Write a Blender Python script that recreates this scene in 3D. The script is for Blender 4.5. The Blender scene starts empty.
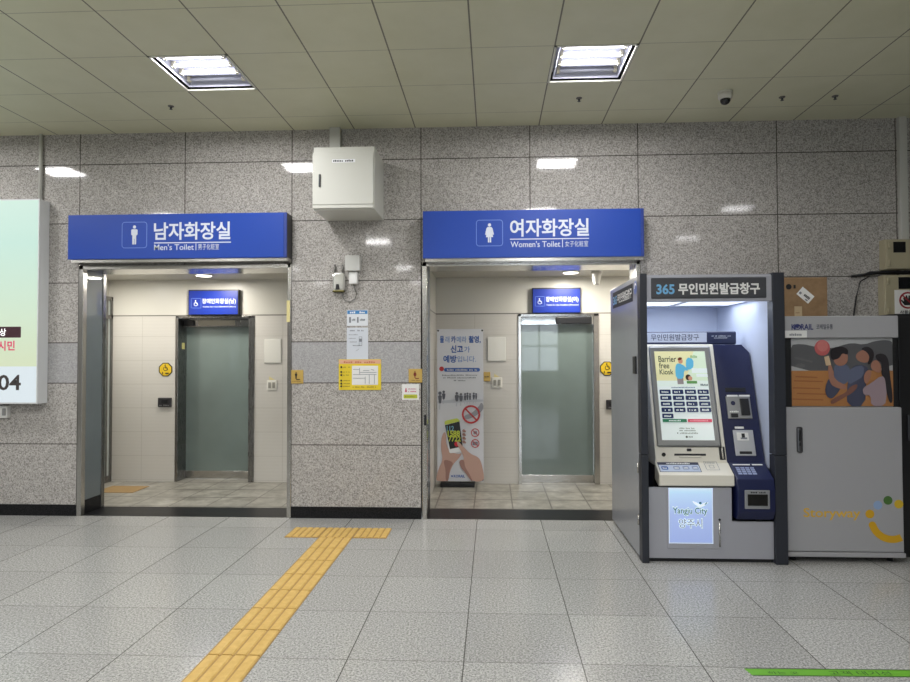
import bpy, bmesh, math, random
from mathutils import Vector, Matrix

# ------------------------------------------------------------------ camera, world, exposure
S = bpy.context.scene
C = S.collection
random.seed(4)

def look(yaw, pitch, roll):
    cy, sy = math.cos(yaw), math.sin(yaw); cp, sp = math.cos(pitch), math.sin(pitch)
    f = Vector((-sy*cp, cy*cp, sp)); r = Vector((cy, sy, 0)); u = r.cross(f)
    r2 = math.cos(roll)*r + math.sin(roll)*u; u2 = -math.sin(roll)*r + math.cos(roll)*u
    return Matrix((r2, u2, -f)).transposed()

cam = bpy.data.cameras.new('camera'); camo = bpy.data.objects.new('camera', cam); C.objects.link(camo)
cam.sensor_width = 36; cam.lens = 617.22/910*36; cam.shift_x = -0.0103; cam.clip_start = 0.05
camo.matrix_world = Matrix.Translation((0, 0, 1.571)) @ look(0.04579, 0.02309, -0.00289).to_4x4()
S.camera = camo

W = bpy.data.worlds.new('daylight'); S.world = W; W.use_nodes = True
W.node_tree.nodes['Background'].inputs[0].default_value = (0.80, 0.90, 1.0, 1)
W.node_tree.nodes['Background'].inputs[1].default_value = 7.0

S.view_settings.view_transform = 'Standard'; S.view_settings.look = 'None'
S.view_settings.gamma = 1; S.view_settings.use_curve_mapping = False
S.view_settings.exposure = 0.0
TUBE_W = 12.0          # watts of light from each lit tube of the ceiling lights
S.cycles.sample_clamp_indirect = 6
S.cycles.max_bounces = 8

# ------------------------------------------------------------------ materials
def lin(c):
    return tuple(((v/255)/12.92 if v/255 <= .04045 else ((v/255+.055)/1.055)**2.4) for v in c)
MATS = {}
def mat(name, rgb, rough=.5, metal=0, spec=.5, emit=0, coat=0, bump=0, bscale=200):
    if name in MATS: return MATS[name]
    m = bpy.data.materials.new(name); m.use_nodes = True; nt = m.node_tree
    p = nt.nodes['Principled BSDF']; c = lin(rgb)
    p.inputs['Base Color'].default_value = (*c, 1); p.inputs['Roughness'].default_value = rough
    p.inputs['Metallic'].default_value = metal; p.inputs['Specular IOR Level'].default_value = spec
    p.inputs['Coat Weight'].default_value = coat; p.inputs['Coat Roughness'].default_value = .05
    if emit:
        p.inputs['Emission Color'].default_value = (*c, 1); p.inputs['Emission Strength'].default_value = emit
    # a faint mottling so that no surface is perfectly uniform
    n = nt.nodes.new('ShaderNodeTexNoise'); n.inputs['Scale'].default_value = bscale if bump else 9
    g = nt.nodes.new('ShaderNodeNewGeometry'); nt.links.new(g.outputs['Position'], n.inputs['Vector'])
    if bump:
        b = nt.nodes.new('ShaderNodeBump'); b.inputs['Strength'].default_value = bump; b.inputs['Distance'].default_value = .002
        nt.links.new(n.outputs['Fac'], b.inputs['Height']); nt.links.new(b.outputs['Normal'], p.inputs['Normal'])
    elif not emit:
        r = nt.nodes.new('ShaderNodeMapRange'); r.inputs['To Min'].default_value = max(.02, rough*.85); r.inputs['To Max'].default_value = min(1, rough*1.15)
        nt.links.new(n.outputs['Fac'], r.inputs['Value']); nt.links.new(r.outputs['Result'], p.inputs['Roughness'])
    MATS[name] = m
    return m

class NT:
    """small helper for the surfaces that carry joints and grain in world metres"""
    def __init__(s, name):
        s.m = bpy.data.materials.new(name); s.m.use_nodes = True; s.nt = s.m.node_tree
        s.p = s.nt.nodes['Principled BSDF']; s.geo = s.nt.nodes.new('ShaderNodeNewGeometry')
        s.sep = s.nt.nodes.new('ShaderNodeSeparateXYZ'); s.nt.links.new(s.geo.outputs['Position'], s.sep.inputs[0])
        MATS[name] = s.m
    def ax(s, a): return s.sep.outputs['XYZ'.index(a)]
    def math(s, op, a, b=None, c=None):
        n = s.nt.nodes.new('ShaderNodeMath'); n.operation = op
        for i, v in enumerate((a, b, c)):
            if v is None: continue
            if isinstance(v, (int, float)): n.inputs[i].default_value = v
            else: s.nt.links.new(v, n.inputs[i])
        return n.outputs[0]
    def lines(s, axis, at, w):
        out = None
        for v in at:
            k = s.math('COMPARE', s.ax(axis), v, w/2)
            out = k if out is None else s.math('MAXIMUM', out, k)
        return out
    def grid(s, axis, x0, step, w):
        t = s.math('DIVIDE', s.math('SUBTRACT', s.ax(axis), x0 - w/2), step)
        return s.math('LESS_THAN', s.math('FRACT', s.math('ADD', t, 200.0)), w/step)
    def cell(s, axis, x0, step):
        return s.math('FLOOR', s.math('DIVIDE', s.math('SUBTRACT', s.ax(axis), x0), step))
    def band(s, axis, lo, hi):
        return s.math('MULTIPLY', s.math('GREATER_THAN', s.ax(axis), lo), s.math('LESS_THAN', s.ax(axis), hi))
    def noise(s, scale, detail=3, rough=.6):
        n = s.nt.nodes.new('ShaderNodeTexNoise'); n.inputs['Scale'].default_value = scale
        n.inputs['Detail'].default_value = detail; n.inputs['Roughness'].default_value = rough
        s.nt.links.new(s.geo.outputs['Position'], n.inputs['Vector']); return n.outputs['Fac']
    def ramp(s, fac, stops):
        n = s.nt.nodes.new('ShaderNodeValToRGB'); e = n.color_ramp.elements
        while len(e) < len(stops): e.new(.5)
        for i, (pos, rgb) in enumerate(stops):
            e[i].position = pos; e[i].color = (*lin(rgb), 1)
        s.nt.links.new(fac, n.inputs[0]); return n.outputs[0]
    def mix(s, fac, a, b, mode='MIX'):
        n = s.nt.nodes.new('ShaderNodeMix'); n.data_type = 'RGBA'; n.blend_type = mode
        for i, v in ((0, fac), (6, a), (7, b)):
            if isinstance(v, (int, float)): n.inputs[i].default_value = v
            elif isinstance(v, tuple): n.inputs[i].default_value = (*lin(v), 1)
            else: s.nt.links.new(v, n.inputs[i])
        return n.outputs[2]
    def done(s, color, rough=.5, spec=.5, bump=None, bs=.3, bd=.003, inv=True):
        if isinstance(color, tuple): s.p.inputs['Base Color'].default_value = (*lin(color), 1)
        else: s.nt.links.new(color, s.p.inputs['Base Color'])
        if isinstance(rough, (int, float)): s.p.inputs['Roughness'].default_value = rough
        else: s.nt.links.new(rough, s.p.inputs['Roughness'])
        s.p.inputs['Specular IOR Level'].default_value = spec
        if bump is not None:
            b = s.nt.nodes.new('ShaderNodeBump'); b.inputs['Strength'].default_value = bs; b.inputs['Distance'].default_value = bd
            b.invert = inv; s.nt.links.new(bump, b.inputs['Height']); s.nt.links.new(b.outputs['Normal'], s.p.inputs['Normal'])
        return s.m

def granite_wall():
    t = NT('granite_wall')
    j = t.math('MAXIMUM', t.lines('Z', (.10, .705, 1.306, 1.706, 2.301, 2.893, 3.482), .009),
               t.lines('X', (-7.3, -6.24, -5.17, -4.108, -3.036, -1.962, -.69, .366, 1.396, 2.697, 3.79, 4.85, 5.92, 7), .009))
    n = t.math('ADD', t.math('MULTIPLY', t.noise(92, 2), .6), t.math('MULTIPLY', t.noise(210, 2), .4))
    col = t.ramp(n, [(.34, (108, 105, 101)), (.47, (163, 159, 155)), (.55, (188, 184, 180)), (.68, (214, 210, 206))])
    smooth = t.ramp(n, [(.30, (138, 137, 138)), (.7, (196, 195, 196))])
    col = t.mix(t.band('Z', 1.306, 1.706), col, smooth)
    col = t.mix(j, col, (84, 80, 76))
    return t.done(col, .06, .26, bump=j, bs=.2)

def granite_floor():
    t = NT('granite_floor')
    gx = t.grid('X', -.7578, .6033, .006); gy = t.grid('Y', 5.5965, .5998, .0055)
    j = t.math('MAXIMUM', gx, gy)
    n = t.math('ADD', t.math('MULTIPLY', t.noise(85, 2), .55), t.math('MULTIPLY', t.noise(210, 2), .45))
    col = t.ramp(n, [(.36, (112, 112, 110)), (.5, (168, 168, 166)), (.64, (208, 208, 205))])
    w = t.nt.nodes.new('ShaderNodeTexWhiteNoise'); w.noise_dimensions = '2D'
    cb = t.nt.nodes.new('ShaderNodeCombineXYZ')
    t.nt.links.new(t.cell('X', -.7578, .6033), cb.inputs[0]); t.nt.links.new(t.cell('Y', 5.5965, .5998), cb.inputs[1])
    t.nt.links.new(cb.outputs[0], w.inputs['Vector'])
    tone = t.ramp(w.outputs['Value'], [(0, (240, 240, 240)), (1, (255, 255, 255))])
    col = t.mix(1.0, col, tone, 'MULTIPLY')
    col = t.mix(t.math('MULTIPLY', gx, .85), col, (66, 64, 60))
    col = t.mix(t.math('MULTIPLY', gy, .65), col, (84, 82, 78))
    return t.done(col, t.math('MULTIPLY_ADD', t.noise(7), .10, .14), .3, bump=j, bs=.15)

def ceiling_mat():
    t = NT('ceiling_panels')
    gx = t.grid('X', -.1455, .6, .011); gy = t.grid('Y', 5.0047, .6, .007)
    n = t.noise(3.0, 4)
    col = t.ramp(n, [(.3, (213, 212, 183)), (.7, (220, 219, 192))])
    col = t.mix(t.math('MULTIPLY', gx, .8), col, (66, 62, 50)); col = t.mix(t.math('MULTIPLY', gy, .45), col, (88, 84, 70))
    return t.done(col, .45, .4, bump=t.math('MAXIMUM', gx, gy), bs=.1)

def white_tile():
    t = NT('toilet_wall_tile')
    gz = t.grid('Z', .02, .3, .004); gx = t.grid('X', -4.42, .6, .004)
    j = t.math('MULTIPLY', t.math('MAXIMUM', gx, gz), t.math('LESS_THAN', t.ax('Z'), 2.08))
    rib = t.math('SINE', t.math('MULTIPLY', t.math('ADD', t.ax('Z'), t.math('MULTIPLY', t.noise(4), .02)), 150.0))
    col = t.mix(t.math('MULTIPLY_ADD', rib, .06, .06), (206, 203, 197), (186, 182, 175))
    col = t.mix(t.math('MULTIPLY', j, .6), col, (160, 155, 146))
    col = t.mix(t.math('GREATER_THAN', t.ax('Z'), 2.08), col, (208, 206, 198))
    col = t.mix(t.lines('Z', (2.082,), .014), col, (120, 118, 112))
    return t.done(col, .35, .4, bump=j, bs=.1)

def toilet_floor():
    t = NT('toilet_floor_tile')
    j = t.math('MAXIMUM', t.grid('X', -.20, .4, .015), t.grid('Y', 6.36, .4, .028))
    n = t.noise(5, 6, .7)
    col = t.ramp(n, [(.3, (122, 119, 110)), (.5, (156, 153, 144)), (.7, (186, 183, 173))])
    col = t.mix(t.math('MULTIPLY', j, .8), col, (92, 88, 82))
    return t.done(col, .3, .4, bump=j, bs=.15)

def black_stone():
    t = NT('black_stone'); n = t.noise(140, 2)
    return t.done(t.ramp(n, [(.4, (20, 20, 22)), (.65, (44, 44, 46))]), .3, .15)

def tactile():
    t = NT('tactile_yellow'); n = t.noise(25, 4)
    return t.done(t.ramp(n, [(.3, (200, 164, 90)), (.7, (216, 182, 110))]), .5, .35)

def carton_mat():
    t = NT('cardboard'); n = t.noise(12, 5)
    return t.done(t.ramp(n, [(.3, (136, 110, 82)), (.7, (156, 128, 98))]), .8, .2)

def brushed(name, rgb, rough=.28):
    t = NT(name); n = t.nt.nodes.new('ShaderNodeTexNoise'); n.inputs['Scale'].default_value = 6
    mp = t.nt.nodes.new('ShaderNodeMapping'); mp.inputs['Scale'].default_value = (60, 60, 1.5)
    t.nt.links.new(t.geo.outputs['Position'], mp.inputs[0]); t.nt.links.new(mp.outputs[0], n.inputs['Vector'])
    r = t.math('MULTIPLY_ADD', n.outputs['Fac'], rough*.6, rough*.7)
    t.p.inputs['Metallic'].default_value = 1
    return t.done(rgb, r, .5)

def frosted(name, rgb, rough=.12):
    """frosted safety glass: a cloudy body behind a glossy face"""
    t = NT(name); n = t.noise(1.2, 3)
    d = tuple(int(v*.9) for v in rgb)
    t.p.inputs['Coat Weight'].default_value = .9; t.p.inputs['Coat Roughness'].default_value = .03
    return t.done(t.ramp(n, [(.3, d), (.7, rgb)]), .45, .5)

GRAN = granite_wall(); FLOOR = granite_floor(); CEIL = ceiling_mat(); TILE = white_tile(); TFLOOR = toilet_floor()
BLACK = black_stone(); TACT = tactile(); CARTON = carton_mat()
STEEL = brushed('stainless_steel', (196, 194, 190), .22); DSTEEL = brushed('dark_stainless_steel', (138, 137, 135), .28)
CHROME = mat('chrome', (222, 222, 220), .06, 1)
FROST = frosted('frosted_glass', (118, 133, 129)); SLATE = frosted('grey_glass_cladding', (112, 122, 126))
BLUE = mat('sign_blue', (20, 66, 166), .4); WHITE = mat('white_print', (236, 238, 240), .5)
SOFTW = mat('soft_white', (206, 212, 224), .5)
GREYBOX = mat('light_grey_powder_coat', (208, 208, 200), .35, bump=.05); TRUNK = mat('pvc_grey', (196, 196, 190), .5)
ALU = mat('painted_aluminium', (186, 188, 190), .35); DGREY = mat('dark_grey_metal', (58, 60, 66), .4)
NEARB = mat('near_black', (22, 23, 27), .45); PAPER = mat('paper', (232, 232, 230), .6)
KGREY = mat('kiosk_silver', (176, 177, 186), .32, .25); KSIDE = mat('kiosk_side_gloss', (158, 160, 166), .24, 0, .3)
KPOST = mat('kiosk_post', (40, 43, 52), .45); KNAVY = mat('kiosk_navy', (19, 27, 68), .38)
KCREAM = mat('kiosk_cream', (226, 222, 210), .4); KINNER = mat('kiosk_inner_panel', (196, 204, 224), .4)
BEZEL = mat('satin_bezel', (150, 151, 152), .3, .8)
BEIGE = mat('beige_enamel', (172, 164, 138), .45, bump=.04)

# ------------------------------------------------------------------ geometry helpers
class B:
    def __init__(s): s.bm = bmesh.new()
    def box(s, x0, x1, y0, y1, z0, z1, bev=0, seg=2):
        r = bmesh.ops.create_cube(s.bm, size=1)
        for v in r['verts']:
            v.co = Vector((x0 + (v.co.x+.5)*(x1-x0), y0 + (v.co.y+.5)*(y1-y0), z0 + (v.co.z+.5)*(z1-z0)))
        if bev:
            e = list({e for v in r['verts'] for e in v.link_edges})
            bmesh.ops.bevel(s.bm, geom=e, offset=bev, segments=seg, affect='EDGES', profile=.5)
        return s
    def prism(s, pts, axis, a, b, bev=0):
        """closed outline extruded along one axis; pts are the other two coordinates in xyz order"""
        def P(p, t):
            return Vector({'x': (t, p[0], p[1]), 'y': (p[0], t, p[1]), 'z': (p[0], p[1], t)}[axis])
        lo = [s.bm.verts.new(P(p, a)) for p in pts]; hi = [s.bm.verts.new(P(p, b)) for p in pts]
        fs = [s.bm.faces.new(lo[::-1]), s.bm.faces.new(hi)]
        n = len(pts)
        for i in range(n): fs.append(s.bm.faces.new((lo[i], lo[(i+1) % n], hi[(i+1) % n], hi[i])))
        bmesh.ops.recalc_face_normals(s.bm, faces=fs)
        if bev:
            e = list({e for f in fs for e in f.edges})
            bmesh.ops.bevel(s.bm, geom=e, offset=bev, segments=2, affect='EDGES', profile=.5)
        return s
    def lathe(s, prof, c, axis='z', seg=24):
        """prof = [(radius, height along axis)]"""
        rings = []
        for r, h in prof:
            ring = []
            for k in range(seg):
                a = 2*math.pi*k/seg; u, v = r*math.cos(a), r*math.sin(a)
                p = {'z': (u, v, h), 'y': (u, h, v), 'x': (h, u, v)}[axis]
                ring.append(s.bm.verts.new(Vector(c) + Vector(p)))
            rings.append(ring)
        fs = []
        for a, b in zip(rings, rings[1:]):
            for k in range(seg):
                fs.append(s.bm.faces.new((a[k], a[(k+1) % seg], b[(k+1) % seg], b[k])))
        fs.append(s.bm.faces.new(rings[0])); fs.append(s.bm.faces.new(rings[-1]))
        bmesh.ops.recalc_face_normals(s.bm, faces=fs)
        for f in fs[:-2]: f.smooth = True
        return s
    def tube(s, pts, r, seg=8):
        pts = [Vector(p) for p in pts]; rings = []
        for i, p in enumerate(pts):
            d = (pts[min(i+1, len(pts)-1)] - pts[max(i-1, 0)]).normalized()
            up = Vector((0, 0, 1)) if abs(d.z) < .9 else Vector((1, 0, 0))
            u = d.cross(up).normalized(); v = d.cross(u)
            rings.append([s.bm.verts.new(p + r*(math.cos(2*math.pi*k/seg)*u + math.sin(2*math.pi*k/seg)*v)) for k in range(seg)])
        fs = []
        for a, b in zip(rings, rings[1:]):
            for k in range(seg): fs.append(s.bm.faces.new((a[k], a[(k+1) % seg], b[(k+1) % seg], b[k])))
        fs.append(s.bm.faces.new(rings[0])); fs.append(s.bm.faces.new(rings[-1]))
        bmesh.ops.recalc_face_normals(s.bm, faces=fs)
        for f in fs[:-2]: f.smooth = True
        return s

def origin(o):
    v = Vector((0, 0, 0))
    while o is not None: v += Vector(o.location); o = o.parent
    return v
def link(name, me, m, parent=None, loc=None):
    o = bpy.data.objects.new(name, me); C.objects.link(o)
    for x in (m if isinstance(m, (list, tuple)) else [m]): me.materials.append(x)
    off = Vector(loc) if loc is not None else Vector((0, 0, 0))
    if parent is not None: o.parent = parent; off = origin(parent)
    else: o.location = off
    me.transform(Matrix.Translation(-off))
    return o
def obj(name, b, m, parent=None, loc=None):
    me = bpy.data.meshes.new(name); b.bm.to_mesh(me); b.bm.free()
    return link(name, me, m, parent, loc)
def tag(o, label, cat, group=None, kind=None):
    o['label'] = label; o['category'] = cat
    if group: o['group'] = group
    if kind: o['kind'] = kind
    return o
def thing(name, loc, label, cat, group=None):
    o = bpy.data.objects.new(name, None); C.objects.link(o); o.location = loc; o.empty_display_size = .1
    return tag(o, label, cat, group)
def struct(name, b, m, parent=None):
    o = obj(name, b, m, parent)
    if parent is None: o['kind'] = 'structure'
    return o

def chaikin(p, n=2):
    for _ in range(n):
        q = []
        for i in range(len(p)):
            a, b = p[i], p[(i+1) % len(p)]
            q += [(a[0]*.75+b[0]*.25, a[1]*.75+b[1]*.25), (a[0]*.25+b[0]*.75, a[1]*.25+b[1]*.75)]
        p = q
    return p
_txt = {}
def text_mesh(s, bold=0):
    if (s, bold) in _txt: return _txt[s, bold]
    c = bpy.data.curves.new('t', 'FONT'); c.body = s; c.size = 1; c.offset = bold; c.resolution_u = 3
    o = bpy.data.objects.new('t', c); C.objects.link(o)
    dg = bpy.context.evaluated_depsgraph_get(); me = bpy.data.meshes.new_from_object(o.evaluated_get(dg))
    v = [tuple(x.co[:2]) for x in me.vertices]; f = [tuple(p.vertices) for p in me.polygons]
    bpy.data.objects.remove(o); bpy.data.curves.remove(c); bpy.data.meshes.remove(me)
    _txt[s, bold] = (v, f); return v, f

class Print:
    """flat printed matter on a plane: O = origin, U = right, V = up; one mesh with several inks"""
    def __init__(s, O, U=(1, 0, 0), V=(0, 0, 1), step=.0005, map=None):
        s.O, s.U, s.V = Vector(O), Vector(U).normalized(), Vector(V).normalized(); s.N = s.U.cross(s.V)
        s.step = step; s.k = 1; s.bm = bmesh.new(); s.mats = []; s.map = map
    def _p(s, u, v):
        if s.map: u, v = s.map(u, v)
        return s.O + s.U*u + s.V*v + s.N*(s.k*s.step)
    def _i(s, m):
        if m not in s.mats: s.mats.append(m)
        return s.mats.index(m)
    def poly(s, pts, m, sm=0, nk=True):
        if sm: pts = chaikin(pts, sm)
        vs = [s._p(*p) for p in pts]
        nrm = sum(((vs[i]-vs[0]).cross(vs[(i+1) % len(vs)]-vs[0]) for i in range(1, len(vs)-1)), Vector())
        if nrm.dot(s.N) < 0: vs = vs[::-1]
        f = s.bm.faces.new([s.bm.verts.new(p) for p in vs]); f.material_index = s._i(m)
        if nk: s.k += 1
        return s
    def rect(s, x0, y0, x1, y1, m, nk=True): return s.poly([(x0, y0), (x1, y0), (x1, y1), (x0, y1)], m, nk=nk)
    def rrect(s, x0, y0, x1, y1, r, m, n=5):
        x0, x1 = min(x0, x1), max(x0, x1); y0, y1 = min(y0, y1), max(y0, y1); p = []
        for cx, cy, a in ((x1-r, y1-r, 0), (x0+r, y1-r, 90), (x0+r, y0+r, 180), (x1-r, y0+r, 270)):
            for k in range(n+1):
                t = math.radians(a + 90*k/n); p.append((cx+r*math.cos(t), cy+r*math.sin(t)))
        return s.poly(p, m)
    def disc(s, cx, cy, r, m, ry=None, n=24):
        return s.poly([(cx+r*math.cos(2*math.pi*k/n), cy+(ry or r)*math.sin(2*math.pi*k/n)) for k in range(n)], m)
    def arc(s, cx, cy, r0, r1, a0, a1, m, n=24):
        i = s._i(m); prev = None
        for k in range(n+1):
            t = math.radians(a0+(a1-a0)*k/n)
            cur = (s.bm.verts.new(s._p(cx+r0*math.cos(t), cy+r0*math.sin(t))), s.bm.verts.new(s._p(cx+r1*math.cos(t), cy+r1*math.sin(t))))
            if prev: f = s.bm.faces.new((prev[0], prev[1], cur[1], cur[0])); f.material_index = i; f.normal_update(); f.normal.dot(s.N) < 0 and f.normal_flip()
            prev = cur
        s.k += 1; return s
    def line(s, a, b, w, m):
        d = Vector((b[0]-a[0], b[1]-a[1])); n = Vector((-d.y, d.x)).normalized()*w/2
        return s.poly([(a[0]+n.x, a[1]+n.y), (b[0]+n.x, b[1]+n.y), (b[0]-n.x, b[1]-n.y), (a[0]-n.x, a[1]-n.y)], m)
    def frame(s, x0, y0, x1, y1, w, m):
        for r in ((x0, y0, x1, y0+w), (x0, y1-w, x1, y1), (x0, y0, x0+w, y1), (x1-w, y0, x1, y1)): s.rect(*r, m, nk=False)
        s.k += 1; return s
    def rframe(s, x0, y0, x1, y1, r, w, m):
        i = s._i(m); n = 5; rings = []
        for d in (0, w):
            p = []
            for cx, cy, a in ((x1-r, y1-r, 0), (x0+r, y1-r, 90), (x0+r, y0+r, 180), (x1-r, y0+r, 270)):
                for k in range(n+1):
                    t = math.radians(a+90*k/n); p.append(s.bm.verts.new(s._p(cx+(r-d)*math.cos(t), cy+(r-d)*math.sin(t))))
            rings.append(p)
        L = len(rings[0])
        for k in range(L):
            f = s.bm.faces.new((rings[0][k], rings[0][(k+1) % L], rings[1][(k+1) % L], rings[1][k])); f.material_index = i
        s.k += 1; return s
    def text(s, t, x0, y0, x1, y1, m, bold=0.0):
        v, f = text_mesh(t, bold)
        ax, bx = min(p[0] for p in v), max(p[0] for p in v); ay, by = min(p[1] for p in v), max(p[1] for p in v)
        vs = [s.bm.verts.new(s._p(x0+(p[0]-ax)/(bx-ax)*(x1-x0), y0+(p[1]-ay)/(by-ay)*(y1-y0))) for p in v]
        i = s._i(m)
        for q in f:
            try: fc = s.bm.faces.new([vs[k] for k in q]); fc.material_index = i
            except ValueError: pass
        s.k += 1; return s
    def scribble(s, x0, y0, x1, y1, m, n=9, fill=.72):
        """a line of lettering too small to read: short uneven strokes"""
        w = (x1-x0)/n
        for k in range(n):
            if random.random() < .12: continue
            h = (y1-y0)*(.6+.4*random.random()); a = x0+k*w
            s.rect(a, y0, a+w*fill, y0+h, m, nk=False)
        s.k += 1; return s
    def build(s, name, parent=None, loc=None):
        me = bpy.data.meshes.new(name); s.bm.to_mesh(me); s.bm.free()
        return link(name, me, s.mats, parent, loc)

# ------------------------------------------------------------------ the setting
D = 5.94                    # front face of the granite wall
D2 = 6.30                   # inner face of that wall
BK = 7.60                   # back walls inside the toilets
CZ = 3.79
XL, XR, YR = -9.0, 9.0, -9.0
struct('floor', B().box(XL, XR, YR, 5.945, -.2, 0), FLOOR)

cols_lit = [(-5.246, 4.7047), (-2.246, 4.7047), (.754, 4.7047), (-5.246, 2.3047), (-2.246, 2.3047), (.754, 2.3047), (3.754, 2.3047),
            (-8.246, -.0953), (-5.246, -.0953), (-2.246, -.0953), (.754, -.0953), (3.754, -.0953),
            (-5.246, -3.6953), (-2.246, -3.6953), (.754, -3.6953), (3.754, -3.6953),
            (-5.246, -6.6953), (-2.246, -6.6953), (.754, -6.6953), (3.754, -6.6953)]
bm = B()
xs = sorted({XL, XR} | {round(x+d, 4) for x, y in cols_lit for d in (-.3, .3)})
ys = sorted({YR, D} | {round(y+d, 4) for x, y in cols_lit for d in (-.3, .3)})
for a, b in zip(xs, xs[1:]):
    for c, d in zip(ys, ys[1:]):
        if any(abs((a+b)/2-x) < .25 and abs((c+d)/2-y) < .25 and b-a < .65 and d-c < .65 for x, y in cols_lit): continue
        bm.box(a, b, c, d, CZ, CZ+.02)
struct('ceiling', bm, CEIL)

MX0, MX1, WX0, WX1, HZ = -4.10, -1.965, -.69, 1.405, 2.475
w = B()
w.box(XL, MX0, D, D2, 0, CZ).box(MX0, MX1, D, D2, HZ, CZ).box(MX1, WX0, D, D2, 0, CZ).box(WX0, WX1, D, D2, HZ, CZ).box(WX1, XR, D, D2, 0, CZ)
struct('wall_back', w, GRAN)
PLAIN = mat('plain_hall_wall', (150, 150, 148), .6)
struct('wall_left', B().box(XL-.2, XL, YR, D2, 0, CZ), PLAIN)
struct('wall_right', B().box(XR, XR+.2, YR, D2, 0, CZ), mat('dim_hall_wall', (96, 94, 92), .6))
struct('wall_rear', B().box(XL, .4, YR-.2, YR, 0, CZ).box(2.6, XR, YR-.2, YR, 0, CZ).box(.4, 2.6, YR-.2, YR, 0, .9).box(.4, 2.6, YR-.2, YR, 2.9, CZ), PLAIN)
wb = B()
for x in (.4, 1.1, 1.8, 2.55): wb.box(x, x+.05, YR-.1, YR-.04, .9, 2.9)
wb.box(.4, 2.6, YR-.1, YR-.04, .9, .96).box(.4, 2.6, YR-.1, YR-.04, 2.84, 2.9).box(.4, 2.6, YR-.1, YR-.04, 1.9, 1.95)
struct('window_1', wb, DSTEEL)

struct('baseboard_left', B().box(XL, MX0+.0, D-.008, D, 0, .11), BLACK)
struct('baseboard_middle', B().box(MX1+.006, WX0-.0, D-.008, D, 0, .11), BLACK)
struct('baseboard_right', B().box(WX1+.045, XR, D-.008, D, 0, .11), BLACK)

# thresholds, linings and stainless frames of the two doorways
struct('trim_1', B().box(MX0+.03, MX1, 5.945, D2+.02, -.2, .001), BLACK)
struct('trim_2', B().box(WX0+.03, WX1, 5.945, D2+.04, -.2, .001), BLACK)
def doorway(n, x0, x1):
    f = B()
    f.box(x0, x0+.045, D-.012, D+.05, 0, HZ-.0, .004).box(x1-.035, x1+.005, D-.012, D+.05, 0, HZ, .004)
    f.box(x0, x1, D-.012, D2, HZ-.045, HZ, .004)
    struct('trim_%d' % n, f, STEEL)
doorway(3, MX0, MX1); doorway(4, WX0+.01, WX1)
for n, x, s in ((5, MX0, 1), (6, WX0+.01, 1)):      # glossy grey lining of the reveal with a black foot
    struct('trim_%d' % n, B().box(x, x+.03, D+.05, D2-.04, .14, HZ-.045), SLATE)
    struct('baseboard_%s' % ('men' if n == 5 else 'women'), B().box(x, x+.032, D+.05, D2-.04, 0, .14), BLACK)
    struct('trim_%d' % (n+2), B().box(x-.01, x+.038, D2-.04, D2+.01, 0, HZ-.045, .003), DSTEEL)
for n, x in ((9, MX1), (10, WX1)):
    struct('trim_%d' % n, B().box(x-.02, x, D+.05, D2, 0, HZ-.045), DSTEEL)

# toilets behind: floors, ceilings, walls
TZ = 2.53
struct('floor_men', B().box(-5.2, MX1+.1, D2+.02, 8.2, -.2, 0), TFLOOR)
struct('floor_women', B().box(WX0-.2, 2.4, D2+.04, 8.2, -.2, 0), TFLOOR)
TC = mat('toilet_ceiling', (186, 182, 172), .35)
struct('ceiling_men', B().box(-5.2, MX1+.1, D2, 8.2, TZ, TZ+.1), TC)
struct('ceiling_women', B().box(WX0-.2, 2.4, D2, 8.2, TZ, TZ+.1), TC)
DM0, DM1, DW0, DW1, DZ = -3.985, -2.98, .315, 1.295, 2.075
struct('wall_men_back', B().box(-5.2, DM0, BK, BK+.25, 0, TZ).box(DM1, MX1+.1, BK, BK+.25, 0, TZ).box(DM0, DM1, BK, BK+.25, DZ, TZ), TILE)
struct('wall_women_back', B().box(WX0-.2, DW0, BK, BK+.25, 0, TZ).box(DW1, 2.4, BK, BK+.25, 0, TZ).box(DW0, DW1, BK, BK+.25, DZ, TZ), TILE)
struct('wall_men_right', B().box(MX1-.0, MX1+.1, D2, BK, 0, TZ), TILE)
struct('wall_men_left', B().box(-5.2, -4.86, D2, 6.75, 0, TZ).box(-5.2, -4.86, 6.75, BK, 2.32, TZ), TILE)
struct('wall_women_left', B().box(WX0-.2, WX0-.01, D2, BK, 0, TZ), TILE)
struct('wall_women_right', B().box(2.3, 2.4, D2, BK, 0, TZ), TILE)

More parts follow.
